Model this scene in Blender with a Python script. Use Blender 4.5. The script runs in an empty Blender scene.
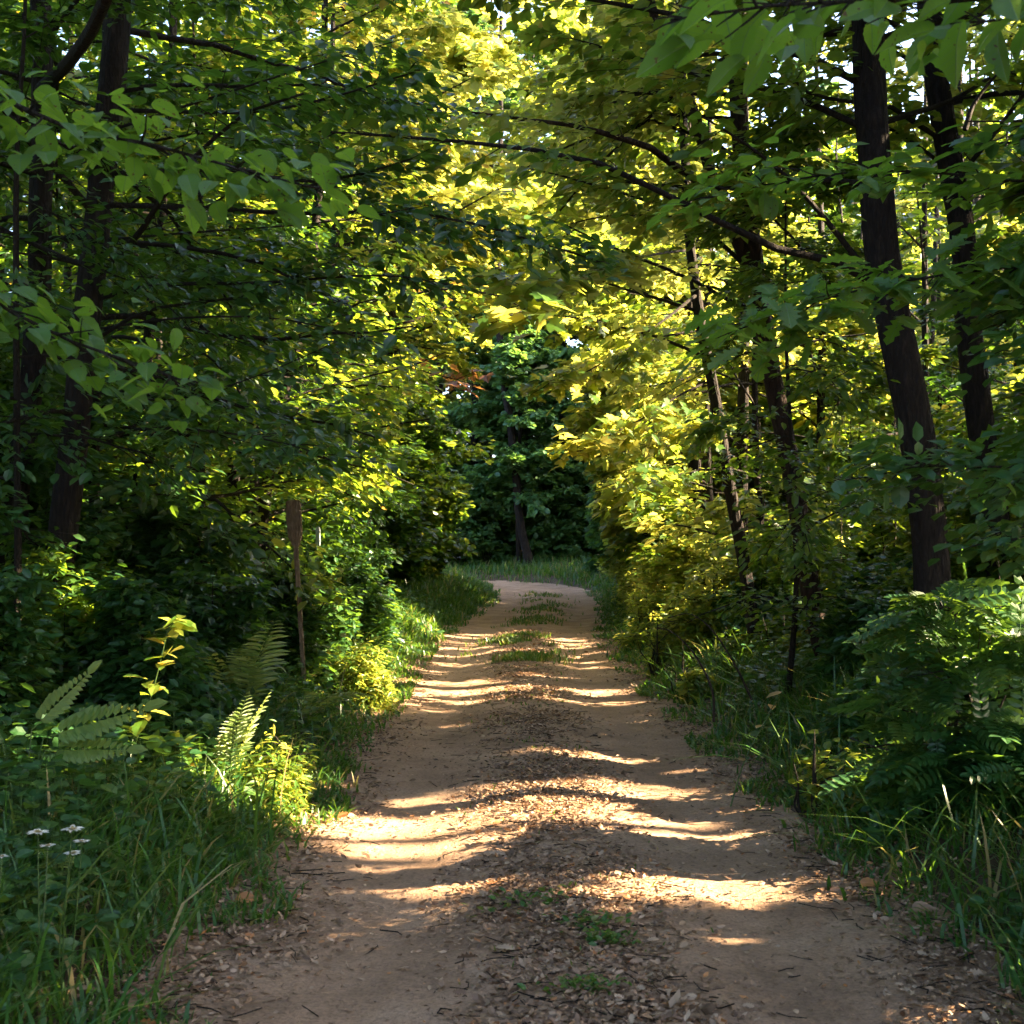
import bpy, math
import numpy as np

# ------------------------------------------------------------------ basics
F = 1400.0            # focal length in pixels of a 1024 px wide frame
CAMZ = 1.6
HOR = 545.0
PI = math.pi
C = bpy.context.scene.collection

def P(px, py, Y):
    return np.array([(px - 512.0) * Y / F, Y, CAMZ + (HOR - py) * Y / F])

SUN_AZ, SUN_EL = math.radians(86), math.radians(30)
S = np.array([math.sin(SUN_AZ) * math.cos(SUN_EL), math.cos(SUN_AZ) * math.cos(SUN_EL), math.sin(SUN_EL)])

def noise2(x, y, seed=0, octs=4, f0=1.0):
    r = np.random.default_rng(seed)
    o = np.zeros(np.shape(x)); a = 1.0; f = f0; tot = 0
    for k in range(octs):
        for j in range(3):
            an, ph = r.uniform(0, 2 * PI, 2)
            o = o + a * np.sin(f * (x * math.cos(an) + y * math.sin(an)) * r.uniform(.7, 1.4) + ph)
        tot += a * 1.6; a *= .55; f *= 2.1
    return o / tot

def sstep(a, b, x):
    t = np.clip((x - a) / (b - a), 0, 1)
    return t * t * (3 - 2 * t)

def unit(v):
    return v / np.maximum(np.linalg.norm(v, axis=-1, keepdims=True), 1e-9)

# ------------------------------------------------------------------ the track's centre line
ctrl = np.array([(.30, -6), (.28, 0), (.26, 5), (.23, 9), (.15, 15), (.08, 21), (.25, 26), (.60, 31), (.95, 37), (.85, 42), (.1, 46.5),
                 (-1.6, 49.5), (-4.5, 51), (-9, 51.5), (-16, 51)], float)
def catmull(pts, n):
    out = []
    p = np.vstack([2 * pts[0] - pts[1], pts, 2 * pts[-1] - pts[-2]])
    for i in range(1, len(p) - 2):
        t = np.linspace(0, 1, n, endpoint=False)[:, None]
        a, b, c, d = p[i - 1], p[i], p[i + 1], p[i + 2]
        out.append(.5 * (2 * b + (c - a) * t + (2 * a - 5 * b + 4 * c - d) * t * t + (3 * b - a - 3 * c + d) * t ** 3))
    out.append(pts[-1:])
    return np.vstack(out)
CL = catmull(ctrl, 12)
_s = np.concatenate([[0], np.cumsum(np.linalg.norm(np.diff(CL, axis=0), axis=1))])

def dist_track(x, y):
    x = np.asarray(x, float); y = np.asarray(y, float)
    sh = x.shape; q = np.stack([x.ravel(), y.ravel()], 1)
    best = np.full(len(q), 1e9); sg = np.zeros(len(q))
    A = CL[:-1]; B = CL[1:]
    for a, b in zip(A, B):
        ab = b - a
        t = np.clip(((q - a) @ ab) / (ab @ ab), 0, 1)
        dd = q - a - t[:, None] * ab
        d = np.hypot(dd[:, 0], dd[:, 1])
        cr = ab[0] * dd[:, 1] - ab[1] * dd[:, 0]
        m = d < best
        best[m] = d[m]; sg[m] = -np.sign(cr[m])
    return (best * sg).reshape(sh)         # + is right of the track

def cxY(y):
    return np.interp(y, ctrl[:10, 1], ctrl[:10, 0])

def Hd(x, y, t):
    a = np.abs(t)
    z = -.032 * np.exp(-((a - .82) / .33) ** 2) + .036 * np.exp(-(a / .38) ** 2)
    z = z + .035 * np.exp(-(a / .6) ** 2) * np.exp(-((y - 20) / 3.) ** 2)
    z = z + .03 * np.exp(-((y - 8.3) / 1.0) ** 2) * np.exp(-(a / .55) ** 2)
    z = z + .20 * sstep(1.35, 2.3, a) + .35 * sstep(2.2, 8, a)
    z = z + np.where(y > 26, .012 * (y - 26), 0) * np.where(y < 90, 1, 0) + np.where(y >= 90, .77, 0)
    z = z + .018 * noise2(x, y, 3, 3, .9) + .12 * sstep(2, 7, a) * noise2(x, y, 4, 3, .35)
    return z
def H(x, y):
    x = np.asarray(x, float); y = np.asarray(y, float)
    return Hd(x, y, dist_track(x, y))

# ------------------------------------------------------------------ where the canopy lets the sun through
# streaks of sun on the track: picture box -> place on the ground
STREAKS = [(335, 500, 800, 856), (470, 640, 794, 818), (480, 600, 822, 836), (620, 705, 818, 828), (645, 768, 837, 848), (660, 795, 871, 883), (540, 620, 858, 874),
           (668, 740, 926, 938), (395, 470, 880, 890), (400, 460, 899, 906), (310, 400, 818, 850), (750, 800, 802, 818),
           (400, 500, 678, 700), (395, 440, 704, 712), (520, 580, 688, 698), (550, 650, 683, 692), (600, 660, 700, 706), (370, 425, 735, 740),
           (655, 720, 764, 771), (436, 500, 638, 648), (545, 612, 637, 647), (565, 615, 652, 657), (895, 985, 992, 1006), (330, 352, 912, 920), (575, 615, 733, 737), (690, 735, 795, 800), (620, 660, 715, 720), (430, 470, 722, 726)]
SP = []
for x0, x1, y0, y1 in STREAKS:
    a = CAMZ * F / (y1 - HOR); b = CAMZ * F / (y0 - HOR); ym = .5 * (a + b)
    SP.append((((x0 + x1) / 2 - 512) * ym / F, ym, (x1 - x0) / 2 * ym / F, (b - a) / 2))
SP = np.array(SP)
# sunlit plants: centre, radius
LIT = []
def lit(px, py, Y, r, dense=1.0):
    LIT.append((P(px, py, Y), r, dense))
lit(285, 775, 8.3, .34); lit(245, 745, 8.1, .36); lit(250, 750, 8.2, .22); lit(300, 800, 8.2, .25); lit(375, 672, 13.5, .36); lit(402, 642, 17.5, .42); lit(418, 622, 21, .45); lit(380, 655, 15, .3); lit(390, 690, 13.4, .3)
lit(172, 625, 7.5, .26); lit(155, 665, 7.5, .24); lit(155, 700, 7.5, .2)
lit(830, 755, 8.2, .3); lit(850, 735, 8.4, .2); lit(800, 785, 8.1, .26); lit(700, 690, 10.5, .28); lit(672, 652, 12.5, .35); lit(745, 725, 9.2, .22); lit(790, 735, 8.8, .18); lit(960, 780, 6.6, .16); lit(900, 800, 6.4, .12); lit(850, 850, 6.8, .12); lit(990, 690, 6.8, .14); lit(925, 720, 7., .16); lit(720, 660, 11, .2); lit(895, 610, 7.4, .1); lit(870, 680, 7.3, .1); lit(905, 580, 7.4, .09)
for a in [(655, 600, 17, .9), (640, 560, 20, 1.2), (625, 620, 20, .8), (660, 520, 18, .9), (665, 615, 14.3, .6), (700, 560, 16.5, .8), (650, 590, 22, 1.), (640, 550, 26, 1.2), (690, 590, 15, .6), (690, 560, 14, .6), (640, 600, 18, .8), (612, 596, 24, .9), (640, 500, 24, 1.3), (700, 470, 17, .9),
          (650, 430, 15, 1.0), (610, 440, 15.5, .6), (690, 400, 15, .7), (600, 385, 15, .6), (640, 350, 15, .8), (700, 350, 16, .7), (560, 310, 10, .5),
          (640, 280, 19, 1.0), (700, 300, 19, 1.1), (590, 230, 24, 1.6), (660, 200, 24, 1.7), (700, 90, 24, 2.2), (610, 60, 26, 2.), (540, 60, 30, 2.),
          (760, 150, 20, .9), (790, 230, 20, .8), (840, 100, 20, .8),
          (415, 450, 16, .38), (405, 500, 16, .3), (440, 330, 14, .3), (395, 330, 15, .3), (350, 250, 18, .6), (420, 180, 20, 1.), (400, 260, 18, .7), (470, 290, 14, .35),
          (330, 100, 22, .6), (390, 120, 22, .8), (370, 545, 16, .2), (420, 620, 19, .35), (640, 660, 14, .3), (660, 640, 14, .3),
          (230, 120, 17, .25), (260, 190, 17, .3), (300, 310, 16, .25), (200, 410, 15, .2), (260, 440, 17, .25), (330, 390, 17, .3), (215, 370, 16, .2), (240, 500, 16, .15)]:
    lit(*a)
_rr = np.random.default_rng(77)
for k in range(42):                                  # small flecks scattered through the wood
    side = _rr.choice([-1, 1]); Y = _rr.uniform(9, 26)
    X = side * _rr.uniform(1.6, .35 * Y)
    if side < 0: Y += 6; X -= 1
    LIT.append((np.array([X, Y, _rr.uniform(.3, 5.5)]), _rr.uniform(.08, .2), 1.0))
for c_, r_ in [((2.6, 21, 4.), 1.9), ((3.6, 29, 6.5), 3.2), ((3.2, 36, 6.), 3.), ((1.5, 40, 9), 3.5), ((.3, 33, 11), 3.2), ((1.5, 30, 8.5), 2.2), ((-1.5, 34, 13), 3), ((5, 45, 12), 4)]:
    LIT.append((np.array(c_), r_, 1.0))
LC = np.array([l[0] for l in LIT]); LR = np.array([l[1] for l in LIT])

def sunkeep(p):
    """False for leaves that would stand in one of the gaps"""
    keep = np.ones(len(p), bool)
    g = p - S * (p[:, 2:3] / S[2])
    hi = p[:, 2] > .35
    wob = 1 + .3 * noise2(g[:, 0], g[:, 1], 11, 3, 5.)
    fine = noise2(g[:, 0] * .8, g[:, 1] * 1.0, 12, 3, 6.)
    for x, y, a, b in SP:
        d = ((g[:, 0] - x) / (a * 1.08 + .05)) ** 2 + ((g[:, 1] - y) / (b * 1.05 + .045)) ** 2
        keep &= ~(hi & (d < wob) & ((fine > -.12) | (y < 10.5)))
    safe = (np.abs(g[:, 0] - cxY(g[:, 1])) < 1.5) & (g[:, 1] > 3) & (g[:, 1] < 47) & hi
    safe &= (fine < .3)
    for c, r in zip(LC, LR):
        q = p - c
        t = q @ S
        m = (t > r * .95)
        pr = (q * q).sum(1) - t * t
        keep &= ~(m & (pr < (r * wob) ** 2) & ~safe)
    return keep

def corridor(p, loose=0.):
    t = np.abs(p[:, 0] - cxY(p[:, 1]))
    w = np.interp(p[:, 2], [0, 1.2, 2.2, 3.2, 4.2, 5.2], [1.45, 1.6, 1.5, 1.15, .55, 0.])
    w = w * (1 + .22 * noise2(p[:, 1] * 1.3, p[:, 2] * 1.3, 21, 2, 1.)) - loose
    c1 = (p[:, 1] > -4) & (p[:, 1] < 43) & (t < w)
    c3 = np.linalg.norm(p - np.array([0, 0, CAMZ]), axis=1) < 2.6
    # the bend: nothing low above the track there
    c2 = (p[:, 1] >= 40.5) & (p[:, 1] < 54.6) & (p[:, 0] > -9) & (p[:, 0] < np.where(p[:, 2] < 4.5, 2.6, 8.))
    return c1 | c2 | c3

# ------------------------------------------------------------------ mesh builder
class MB:
    def __init__(s):
        s.v = []; s.f = []; s.n = 0; s.l = []
    def add(s, v, faces, mat=0, smooth=False, rnd=None, luv=None):
        """v (n,3); faces list of int arrays (m,k)"""
        v = np.asarray(v, float)
        if rnd is None: rnd = np.zeros(len(v))
        s.v.append((v, rnd)); s.l.append(luv if luv is not None else np.full((len(v), 3), 9.))
        for f in faces:
            f = np.asarray(f, np.int64)
            if len(f): s.f.append((f + s.n, mat, smooth))
        s.n += len(v)
    def build(s, name, mats, parent=None):
        me = bpy.data.meshes.new(name)
        V = np.vstack([a for a, _ in s.v]); R = np.concatenate([b for _, b in s.v])
        loc = np.zeros(3)
        o = bpy.data.objects.new(name, me)
        if parent is not None:
            loc = np.array(parent.location); o.parent = parent
        V = V - loc
        me.vertices.add(len(V)); me.vertices.foreach_set('co', V.astype(np.float32).ravel())
        lv = np.concatenate([f.ravel() for f, _, _ in s.f])
        cnt = np.concatenate([np.full(len(f), f.shape[1]) for f, _, _ in s.f])
        mi = np.concatenate([np.full(len(f), m) for f, m, _ in s.f])
        sm = np.concatenate([np.full(len(f), q) for f, _, q in s.f])
        me.loops.add(len(lv)); me.loops.foreach_set('vertex_index', lv.astype(np.int32))
        me.polygons.add(len(cnt))
        me.polygons.foreach_set('loop_start', np.concatenate([[0], np.cumsum(cnt)[:-1]]).astype(np.int32))
        me.polygons.foreach_set('material_index', mi.astype(np.int32))
        me.polygons.foreach_set('use_smooth', sm.astype(bool))
        at = me.attributes.new('rnd', 'FLOAT', 'POINT'); at.data.foreach_set('value', R.astype(np.float32))
        if any(m in VEINED for m in (mats if isinstance(mats, (list, tuple)) else [mats])):
            at = me.attributes.new('luv', 'FLOAT_VECTOR', 'POINT'); at.data.foreach_set('vector', np.vstack(s.l).astype(np.float32).ravel())
        for m in (mats if isinstance(mats, (list, tuple)) else [mats]): me.materials.append(m)
        me.update(); me.validate()
        C.objects.link(o)
        return o

VEINED = []
def tag(o, label=None, cat=None, group=None, kind=None):
    if label: o['label'] = label
    if cat: o['category'] = cat
    if group: o['group'] = group
    if kind: o['kind'] = kind
    return o
def empty(name, loc, label, cat, group=None):
    o = bpy.data.objects.new(name, None); C.objects.link(o)
    o.location = [float(a) for a in loc]; o.empty_display_size = .2
    return tag(o, label, cat, group)

# ------------------------------------------------------------------ shapes
def tubes(Pt, R, sides):
    """Pt (n,m,3), R (n,m) -> verts, quads (open ends closed by small tips)"""
    n, m, _ = Pt.shape
    T = unit(np.gradient(Pt, axis=1))
    mean = unit(T.mean(1))
    ref = np.where(np.abs(mean[:, 2:3]) > .8, np.array([[1., 0, 0]]), np.array([[0, 0, 1.]]))[:, None, :]
    A = unit(np.cross(T, ref)); B = np.cross(T, A)
    an = np.linspace(0, 2 * PI, sides, endpoint=False)
    V = Pt[:, :, None, :] + R[:, :, None, None] * (np.cos(an)[None, None, :, None] * A[:, :, None, :] + np.sin(an)[None, None, :, None] * B[:, :, None, :])
    V = V.reshape(-1, 3)
    i = np.arange(n)[:, None, None] * m * sides + np.arange(m - 1)[None, :, None] * sides + np.arange(sides)[None, None, :]
    j = np.arange(n)[:, None, None] * m * sides + np.arange(m - 1)[None, :, None] * sides + ((np.arange(sides) + 1) % sides)[None, None, :]
    q = np.stack([i, i + sides, j + sides, j], -1).reshape(-1, 4)
    return V, [q]

def tpl_oval(w=.3, tip=-.08):
    v = np.array([(0, 0, 0), (-w * .8, .28, .05), (-w * .75, .68, .04), (0, 1, tip), (w * .75, .68, .04), (w * .8, .28, .05), (0, .45, 0.0)])
    return v, [np.array([(0, 6, 2, 1), (0, 5, 4, 6), ]), np.array([(6, 3, 2), (6, 4, 3)])]
def tpl_diamond(w=.32):
    v = np.array([(0, 0, 0), (-w, .45, .06), (0, 1, -.06), (w, .45, .06)])
    return v, [np.array([(0, 2, 1), (0, 3, 2)])]
def tpl_outline(half, lift=.08, droop=-.12):
    half = np.array(half)
    r = np.c_[half[:, 0], half[:, 1]]
    l = np.c_[-half[::-1, 0], half[::-1, 1]]
    o = np.vstack([[0, 0], r, [0, 1], l])
    z = lift * np.abs(o[:, 0]) * 2 + droop * o[:, 1] ** 2
    v = np.vstack([np.c_[o, z], [[0, .36, droop * .12]]])
    n = len(o); c = n
    f = np.array([(c, i, (i + 1) % n) for i in range(n)])
    return v, [f]
OVAL = tpl_oval(); WIDE = tpl_oval(.42); DIA = tpl_diamond()
NARROW = tpl_oval(.17)
MAPLE = tpl_outline([(.10, -.05), (.26, -.10), (.30, .02), (.52, .06), (.44, .20), (.56, .44), (.36, .44), (.22, .42), (.28, .66), (.14, .72)])
BROAD = tpl_outline([(.14, .02), (.26, .12), (.32, .22), (.33, .34), (.36, .42), (.31, .52), (.30, .62), (.20, .74), (.16, .82), (.06, .93)], .10, -.22)
LONG = tpl_outline([(.10, .03), (.17, .14), (.17, .20), (.22, .30), (.215, .38), (.25, .48), (.22, .58), (.22, .66), (.15, .78), (.12, .84), (.05, .94)], .16, -.28)
OAK = tpl_outline([(.05, .06), (.16, .14), (.09, .22), (.25, .30), (.11, .40), (.30, .50), (.13, .58), (.26, .70), (.12, .76), (.16, .88)], .06, -.15)
def tpl_pinnate(pairs=6):
    v = []; f4 = []; f3 = []; n = 0
    def leaf(o, ang, s):
        nonlocal n
        b, fs = OVAL
        c, d = math.cos(ang), math.sin(ang)
        q = np.c_[b[:, 0] * s * c + b[:, 1] * s * d, -b[:, 0] * s * d + b[:, 1] * s * c, b[:, 2] * s] + o
        v.append(q); f4.append(fs[0] + n); f3.append(fs[1] + n); n += len(q)
    for i in range(pairs):
        y = .16 + .72 * i / (pairs - 1); s = (.30 if pairs < 9 else .235) * (1 - (.25 if pairs < 9 else .9) * abs(i / (pairs - 1) - .3))
        for sg in (-1, 1): leaf(np.array([0, y, -.12 * y * y]), sg * 1.15, s)
    leaf(np.array([0, .9, -.1]), 0, .26)
    w = .008
    v.append(np.array([(-w, 0, 0), (w, 0, 0), (w, .92, -.1), (-w, .92, -.1)])); f4.append(np.array([(0, 1, 2, 3)]) + n)
    return np.vstack(v), [np.vstack(f4), np.vstack(f3)]
PINN = tpl_pinnate()

def leaves(mb, tpl, pos, d, nrm, size, rnd, mat):
    tv, tf = tpl
    if len(pos) == 0: return
    d = unit(d); b = unit(np.cross(d, nrm)); n = np.cross(b, d)
    V = pos[:, None, :] + size[:, None, None] * (tv[None, :, 0:1] * b[:, None, :] + tv[None, :, 1:2] * d[:, None, :] + tv[None, :, 2:3] * n[:, None, :])
    k = len(tv); off = (np.arange(len(pos)) * k)[:, None, None]
    mb.add(V.reshape(-1, 3), [(f[None] + off).reshape(-1, f.shape[1]) for f in tf], mat, False, np.repeat(rnd, k), np.tile(tv, (len(pos), 1)))

def polyline(pts, n):
    pts = np.asarray(pts, float)
    q = catmull(pts, 8)
    s = np.concatenate([[0], np.cumsum(np.linalg.norm(np.diff(q, axis=0), axis=1))])
    t = np.linspace(0, s[-1], n)
    return np.stack([np.interp(t, s, q[:, k]) for k in range(3)], 1)

# ------------------------------------------------------------------ materials
def newmat(name):
    m = bpy.data.materials.new(name); m.use_nodes = True
    nt = m.node_tree; nt.nodes.clear()
    return m, nt, nt.nodes.new, nt.links.new
def ramp(nt, stops):
    r = nt.nodes.new('ShaderNodeValToRGB')
    e = r.color_ramp.elements
    while len(e) < len(stops): e.new(.5)
    for k, (p, c) in enumerate(stops):
        e[k].position = p; e[k].color = (*c, 1)
    return r
def leafmat(name, stops, trans, tfac=.45, rough=.42, spec=.4):
    m, nt, N, L = newmat(name)
    at = N('ShaderNodeAttribute'); at.attribute_name = 'rnd'
    r = ramp(nt, stops); L(at.outputs['Fac'], r.inputs['Fac'])
    geo = N('ShaderNodeTexCoord'); no = N('ShaderNodeTexNoise'); no.inputs['Scale'].default_value = 14; no.inputs['Detail'].default_value = 2
    L(geo.outputs['Object'], no.inputs['Vector'])
    mx = N('ShaderNodeMix'); mx.data_type = 'RGBA'; mx.blend_type = 'MULTIPLY'; mx.inputs[0].default_value = .55
    rr = ramp(nt, [(.3, (.55, .6, .5)), (.7, (1.25, 1.2, 1.1))]); L(no.outputs['Fac'], rr.inputs['Fac'])
    L(r.outputs['Color'], mx.inputs[6]); L(rr.outputs['Color'], mx.inputs[7])
    p = N('ShaderNodeBsdfPrincipled'); p.inputs['Roughness'].default_value = rough; p.inputs['Specular IOR Level'].default_value = spec
    L(mx.outputs[2], p.inputs['Base Color'])
    t = N('ShaderNodeBsdfTranslucent')
    r2 = ramp(nt, trans); L(at.outputs['Fac'], r2.inputs['Fac']); L(r2.outputs['Color'], t.inputs['Color'])
    ms = N('ShaderNodeMixShader'); ms.inputs[0].default_value = tfac
    L(p.outputs[0], ms.inputs[1]); L(t.outputs[0], ms.inputs[2])
    o = N('ShaderNodeOutputMaterial'); L(ms.outputs[0], o.inputs['Surface'])
    return m
M = {}
M['leaf'] = leafmat('green_leaf', [(0, (.018, .056, .009)), (.5, (.032, .084, .012)), (.9, (.062, .115, .014)), (.96, (.14, .14, .02)), (1, (.24, .09, .015))],
                    [(0, (.16, .29, .015)), (.5, (.30, .42, .025)), (.9, (.55, .52, .05)), (1, (.65, .32, .06))])
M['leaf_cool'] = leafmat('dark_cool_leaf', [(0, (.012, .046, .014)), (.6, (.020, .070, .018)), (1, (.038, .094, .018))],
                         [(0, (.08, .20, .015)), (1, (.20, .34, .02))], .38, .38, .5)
M['far'] = leafmat('far_leaf', [(0, (.045, .115, .042)), (.6, (.07, .155, .055)), (1, (.10, .18, .05))], [(0, (.16, .34, .05)), (1, (.32, .46, .06))], .38, .4, .5)  # lighter leaf colours, making up for weak skylight beyond the bend
M['broad'] = leafmat('large_leaf', [(0, (.022, .080, .018)), (1, (.050, .125, .022))], [(0, (.16, .34, .02)), (1, (.32, .50, .03))], .46, .5, .28)
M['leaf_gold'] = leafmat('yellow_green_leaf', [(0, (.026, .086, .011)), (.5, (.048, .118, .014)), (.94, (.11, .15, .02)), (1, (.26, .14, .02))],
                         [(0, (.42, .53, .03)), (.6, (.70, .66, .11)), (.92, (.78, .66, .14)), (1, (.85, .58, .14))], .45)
M['leaf_brown'] = leafmat('rust_leaf', [(0, (.10, .042, .015)), (1, (.18, .075, .02))], [(0, (.20, .08, .02)), (1, (.34, .15, .03))], .4)
M['grass'] = leafmat('grass_blade', [(0, (.018, .070, .012)), (.6, (.032, .100, .015)), (.9, (.065, .125, .02)), (.97, (.20, .16, .06)), (1, (.26, .20, .09))],
                     [(0, (.09, .21, .015)), (.7, (.18, .30, .02)), (1, (.42, .34, .10))], .38, .4, .4)
M['herb'] = leafmat('herb_leaf', [(0, (.014, .058, .018)), (.6, (.024, .084, .020)), (1, (.060, .115, .018))],
                    [(0, (.08, .20, .02)), (1, (.20, .30, .025))], .36, .4, .45)
M['fern'] = leafmat('fern_leaflet', [(0, (.085, .150, .035)), (1, (.13, .18, .05))], [(0, (.30, .40, .05)), (1, (.45, .46, .08))], .42)
M['straw'] = leafmat('dry_stalk', [(0, (.24, .18, .08)), (1, (.36, .28, .13))], [(0, (.36, .27, .1)), (1, (.5, .4, .18))], .4, .6, .2)
M['petal'] = leafmat('white_petal', [(0, (.72, .70, .66)), (1, (.8, .78, .74))], [(0, (.6, .6, .5)), (1, (.7, .7, .6))], .25, .6, .2)
M['litter'] = leafmat('fallen_leaf', [(0, (.085, .048, .028)), (.35, (.18, .104, .062)), (.65, (.27, .168, .105)), (.92, (.38, .265, .18)), (.95, (.38, .17, .06)), (1, (.26, .10, .04))],
                      [(0, (.12, .06, .03)), (1, (.3, .15, .06))], .12, .55, .35)

def add_veins(m):
    nt = m.node_tree; N = nt.nodes.new; L = nt.links.new
    at = N('ShaderNodeAttribute'); at.attribute_name = 'luv'
    sp = N('ShaderNodeSeparateXYZ'); L(at.outputs['Vector'], sp.inputs[0])
    def ma(op, a, b=None, c=None):
        n = N('ShaderNodeMath'); n.operation = op
        for i, q in enumerate((a, b, c)):
            if q is None: continue
            if isinstance(q, (int, float)): n.inputs[i].default_value = q
            else: L(q, n.inputs[i])
        return n.outputs[0]
    ax = ma('ABSOLUTE', sp.outputs[0])
    mid = ma('LESS_THAN', ax, .012)
    fr = ma('FRACT', ma('MULTIPLY', ma('SUBTRACT', sp.outputs[1], ma('MULTIPLY', ax, .75)), 9.))
    lat = ma('MULTIPLY', ma('LESS_THAN', ma('ABSOLUTE', ma('SUBTRACT', fr, .5)), .055), .55)
    inside = ma('LESS_THAN', ax, 2.)
    v = ma('MULTIPLY', ma('MAXIMUM', mid, lat), inside)
    no = N('ShaderNodeTexNoise'); no.inputs['Scale'].default_value = 60; no.inputs['Detail'].default_value = 3
    tc = N('ShaderNodeTexCoord'); L(tc.outputs['Object'], no.inputs['Vector'])
    spot = ma('GREATER_THAN', no.outputs['Fac'], .68)
    for node, inp in [(n, n.inputs['Base Color']) for n in nt.nodes if n.type == 'BSDF_PRINCIPLED'] + [(n, n.inputs['Color']) for n in nt.nodes if n.type == 'BSDF_TRANSLUCENT']:
        src = inp.links[0].from_socket
        a = N('ShaderNodeMix'); a.data_type = 'RGBA'; L(v, a.inputs[0]); L(src, a.inputs[6]); a.inputs[7].default_value = (.11, .20, .05, 1)
        b = N('ShaderNodeMix'); b.data_type = 'RGBA'; L(spot, b.inputs[0]); L(a.outputs[2], b.inputs[6]); b.inputs[7].default_value = (.09, .06, .02, 1)
        L(b.outputs[2], inp)
        if node.type == 'BSDF_PRINCIPLED':
            bu = N('ShaderNodeBump'); bu.inputs['Strength'].default_value = .5; bu.inputs['Distance'].default_value = .004; bu.invert = True; L(v, bu.inputs['Height']); L(bu.outputs[0], node.inputs['Normal'])
    VEINED.append(m)
add_veins(M['broad'])
def barkmat(name, c0, c1, c2, vs=1.0):
    m, nt, N, L = newmat(name)
    tc = N('ShaderNodeTexCoord'); mp = N('ShaderNodeMapping'); mp.inputs['Scale'].default_value = (17 * vs, 17 * vs, 4.2 * vs)
    L(tc.outputs['Object'], mp.inputs['Vector'])
    n1 = N('ShaderNodeTexNoise'); n1.inputs['Scale'].default_value = 1.6; n1.inputs['Detail'].default_value = 6; n1.inputs['Roughness'].default_value = .65; n1.inputs['Distortion'].default_value = .6
    L(mp.outputs[0], n1.inputs['Vector'])
    vo = N('ShaderNodeTexVoronoi'); vo.feature = 'DISTANCE_TO_EDGE'; vo.inputs['Scale'].default_value = 1.3
    L(mp.outputs[0], vo.inputs['Vector'])
    r = ramp(nt, [(.25, c0), (.55, c1), (.8, c2)]); L(n1.outputs['Fac'], r.inputs['Fac'])
    ma = N('ShaderNodeMath'); ma.operation = 'MULTIPLY_ADD'; ma.inputs[1].default_value = .8; L(vo.outputs['Distance'], ma.inputs[0]); L(n1.outputs['Fac'], ma.inputs[2])
    bu = N('ShaderNodeBump'); bu.inputs['Strength'].default_value = 1.; bu.inputs['Distance'].default_value = .06; L(ma.outputs[0], bu.inputs['Height'])
    p = N('ShaderNodeBsdfPrincipled'); p.inputs['Roughness'].default_value = .85; p.inputs['Specular IOR Level'].default_value = .2
    L(r.outputs['Color'], p.inputs['Base Color']); L(bu.outputs[0], p.inputs['Normal'])
    o = N('ShaderNodeOutputMaterial'); L(p.outputs[0], o.inputs['Surface'])
    return m
M['bark'] = barkmat('dark_bark', (.006, .0045, .0035), (.018, .013, .010), (.045, .033, .024))
M['bark_warm'] = barkmat('reddish_bark', (.012, .007, .005), (.036, .021, .014), (.075, .044, .028))
M['bark_grey'] = barkmat('grey_bark', (.03, .027, .026), (.06, .055, .053), (.11, .10, .095))
M['twig'] = barkmat('twig_bark', (.012, .009, .007), (.028, .021, .014), (.055, .040, .026), 3.)
M['wood'] = barkmat('weathered_wood', (.13, .085, .05), (.22, .15, .088), (.31, .22, .135), 1.5)
M['palewood'] = barkmat('pale_post', (.30, .34, .33), (.42, .47, .46), (.5, .55, .54), 1.5)
M['stem'] = leafmat('green_stem', [(0, (.05, .09, .02)), (1, (.10, .10, .03))], [(0, (.1, .15, .02)), (1, (.2, .2, .03))], .15)

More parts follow.
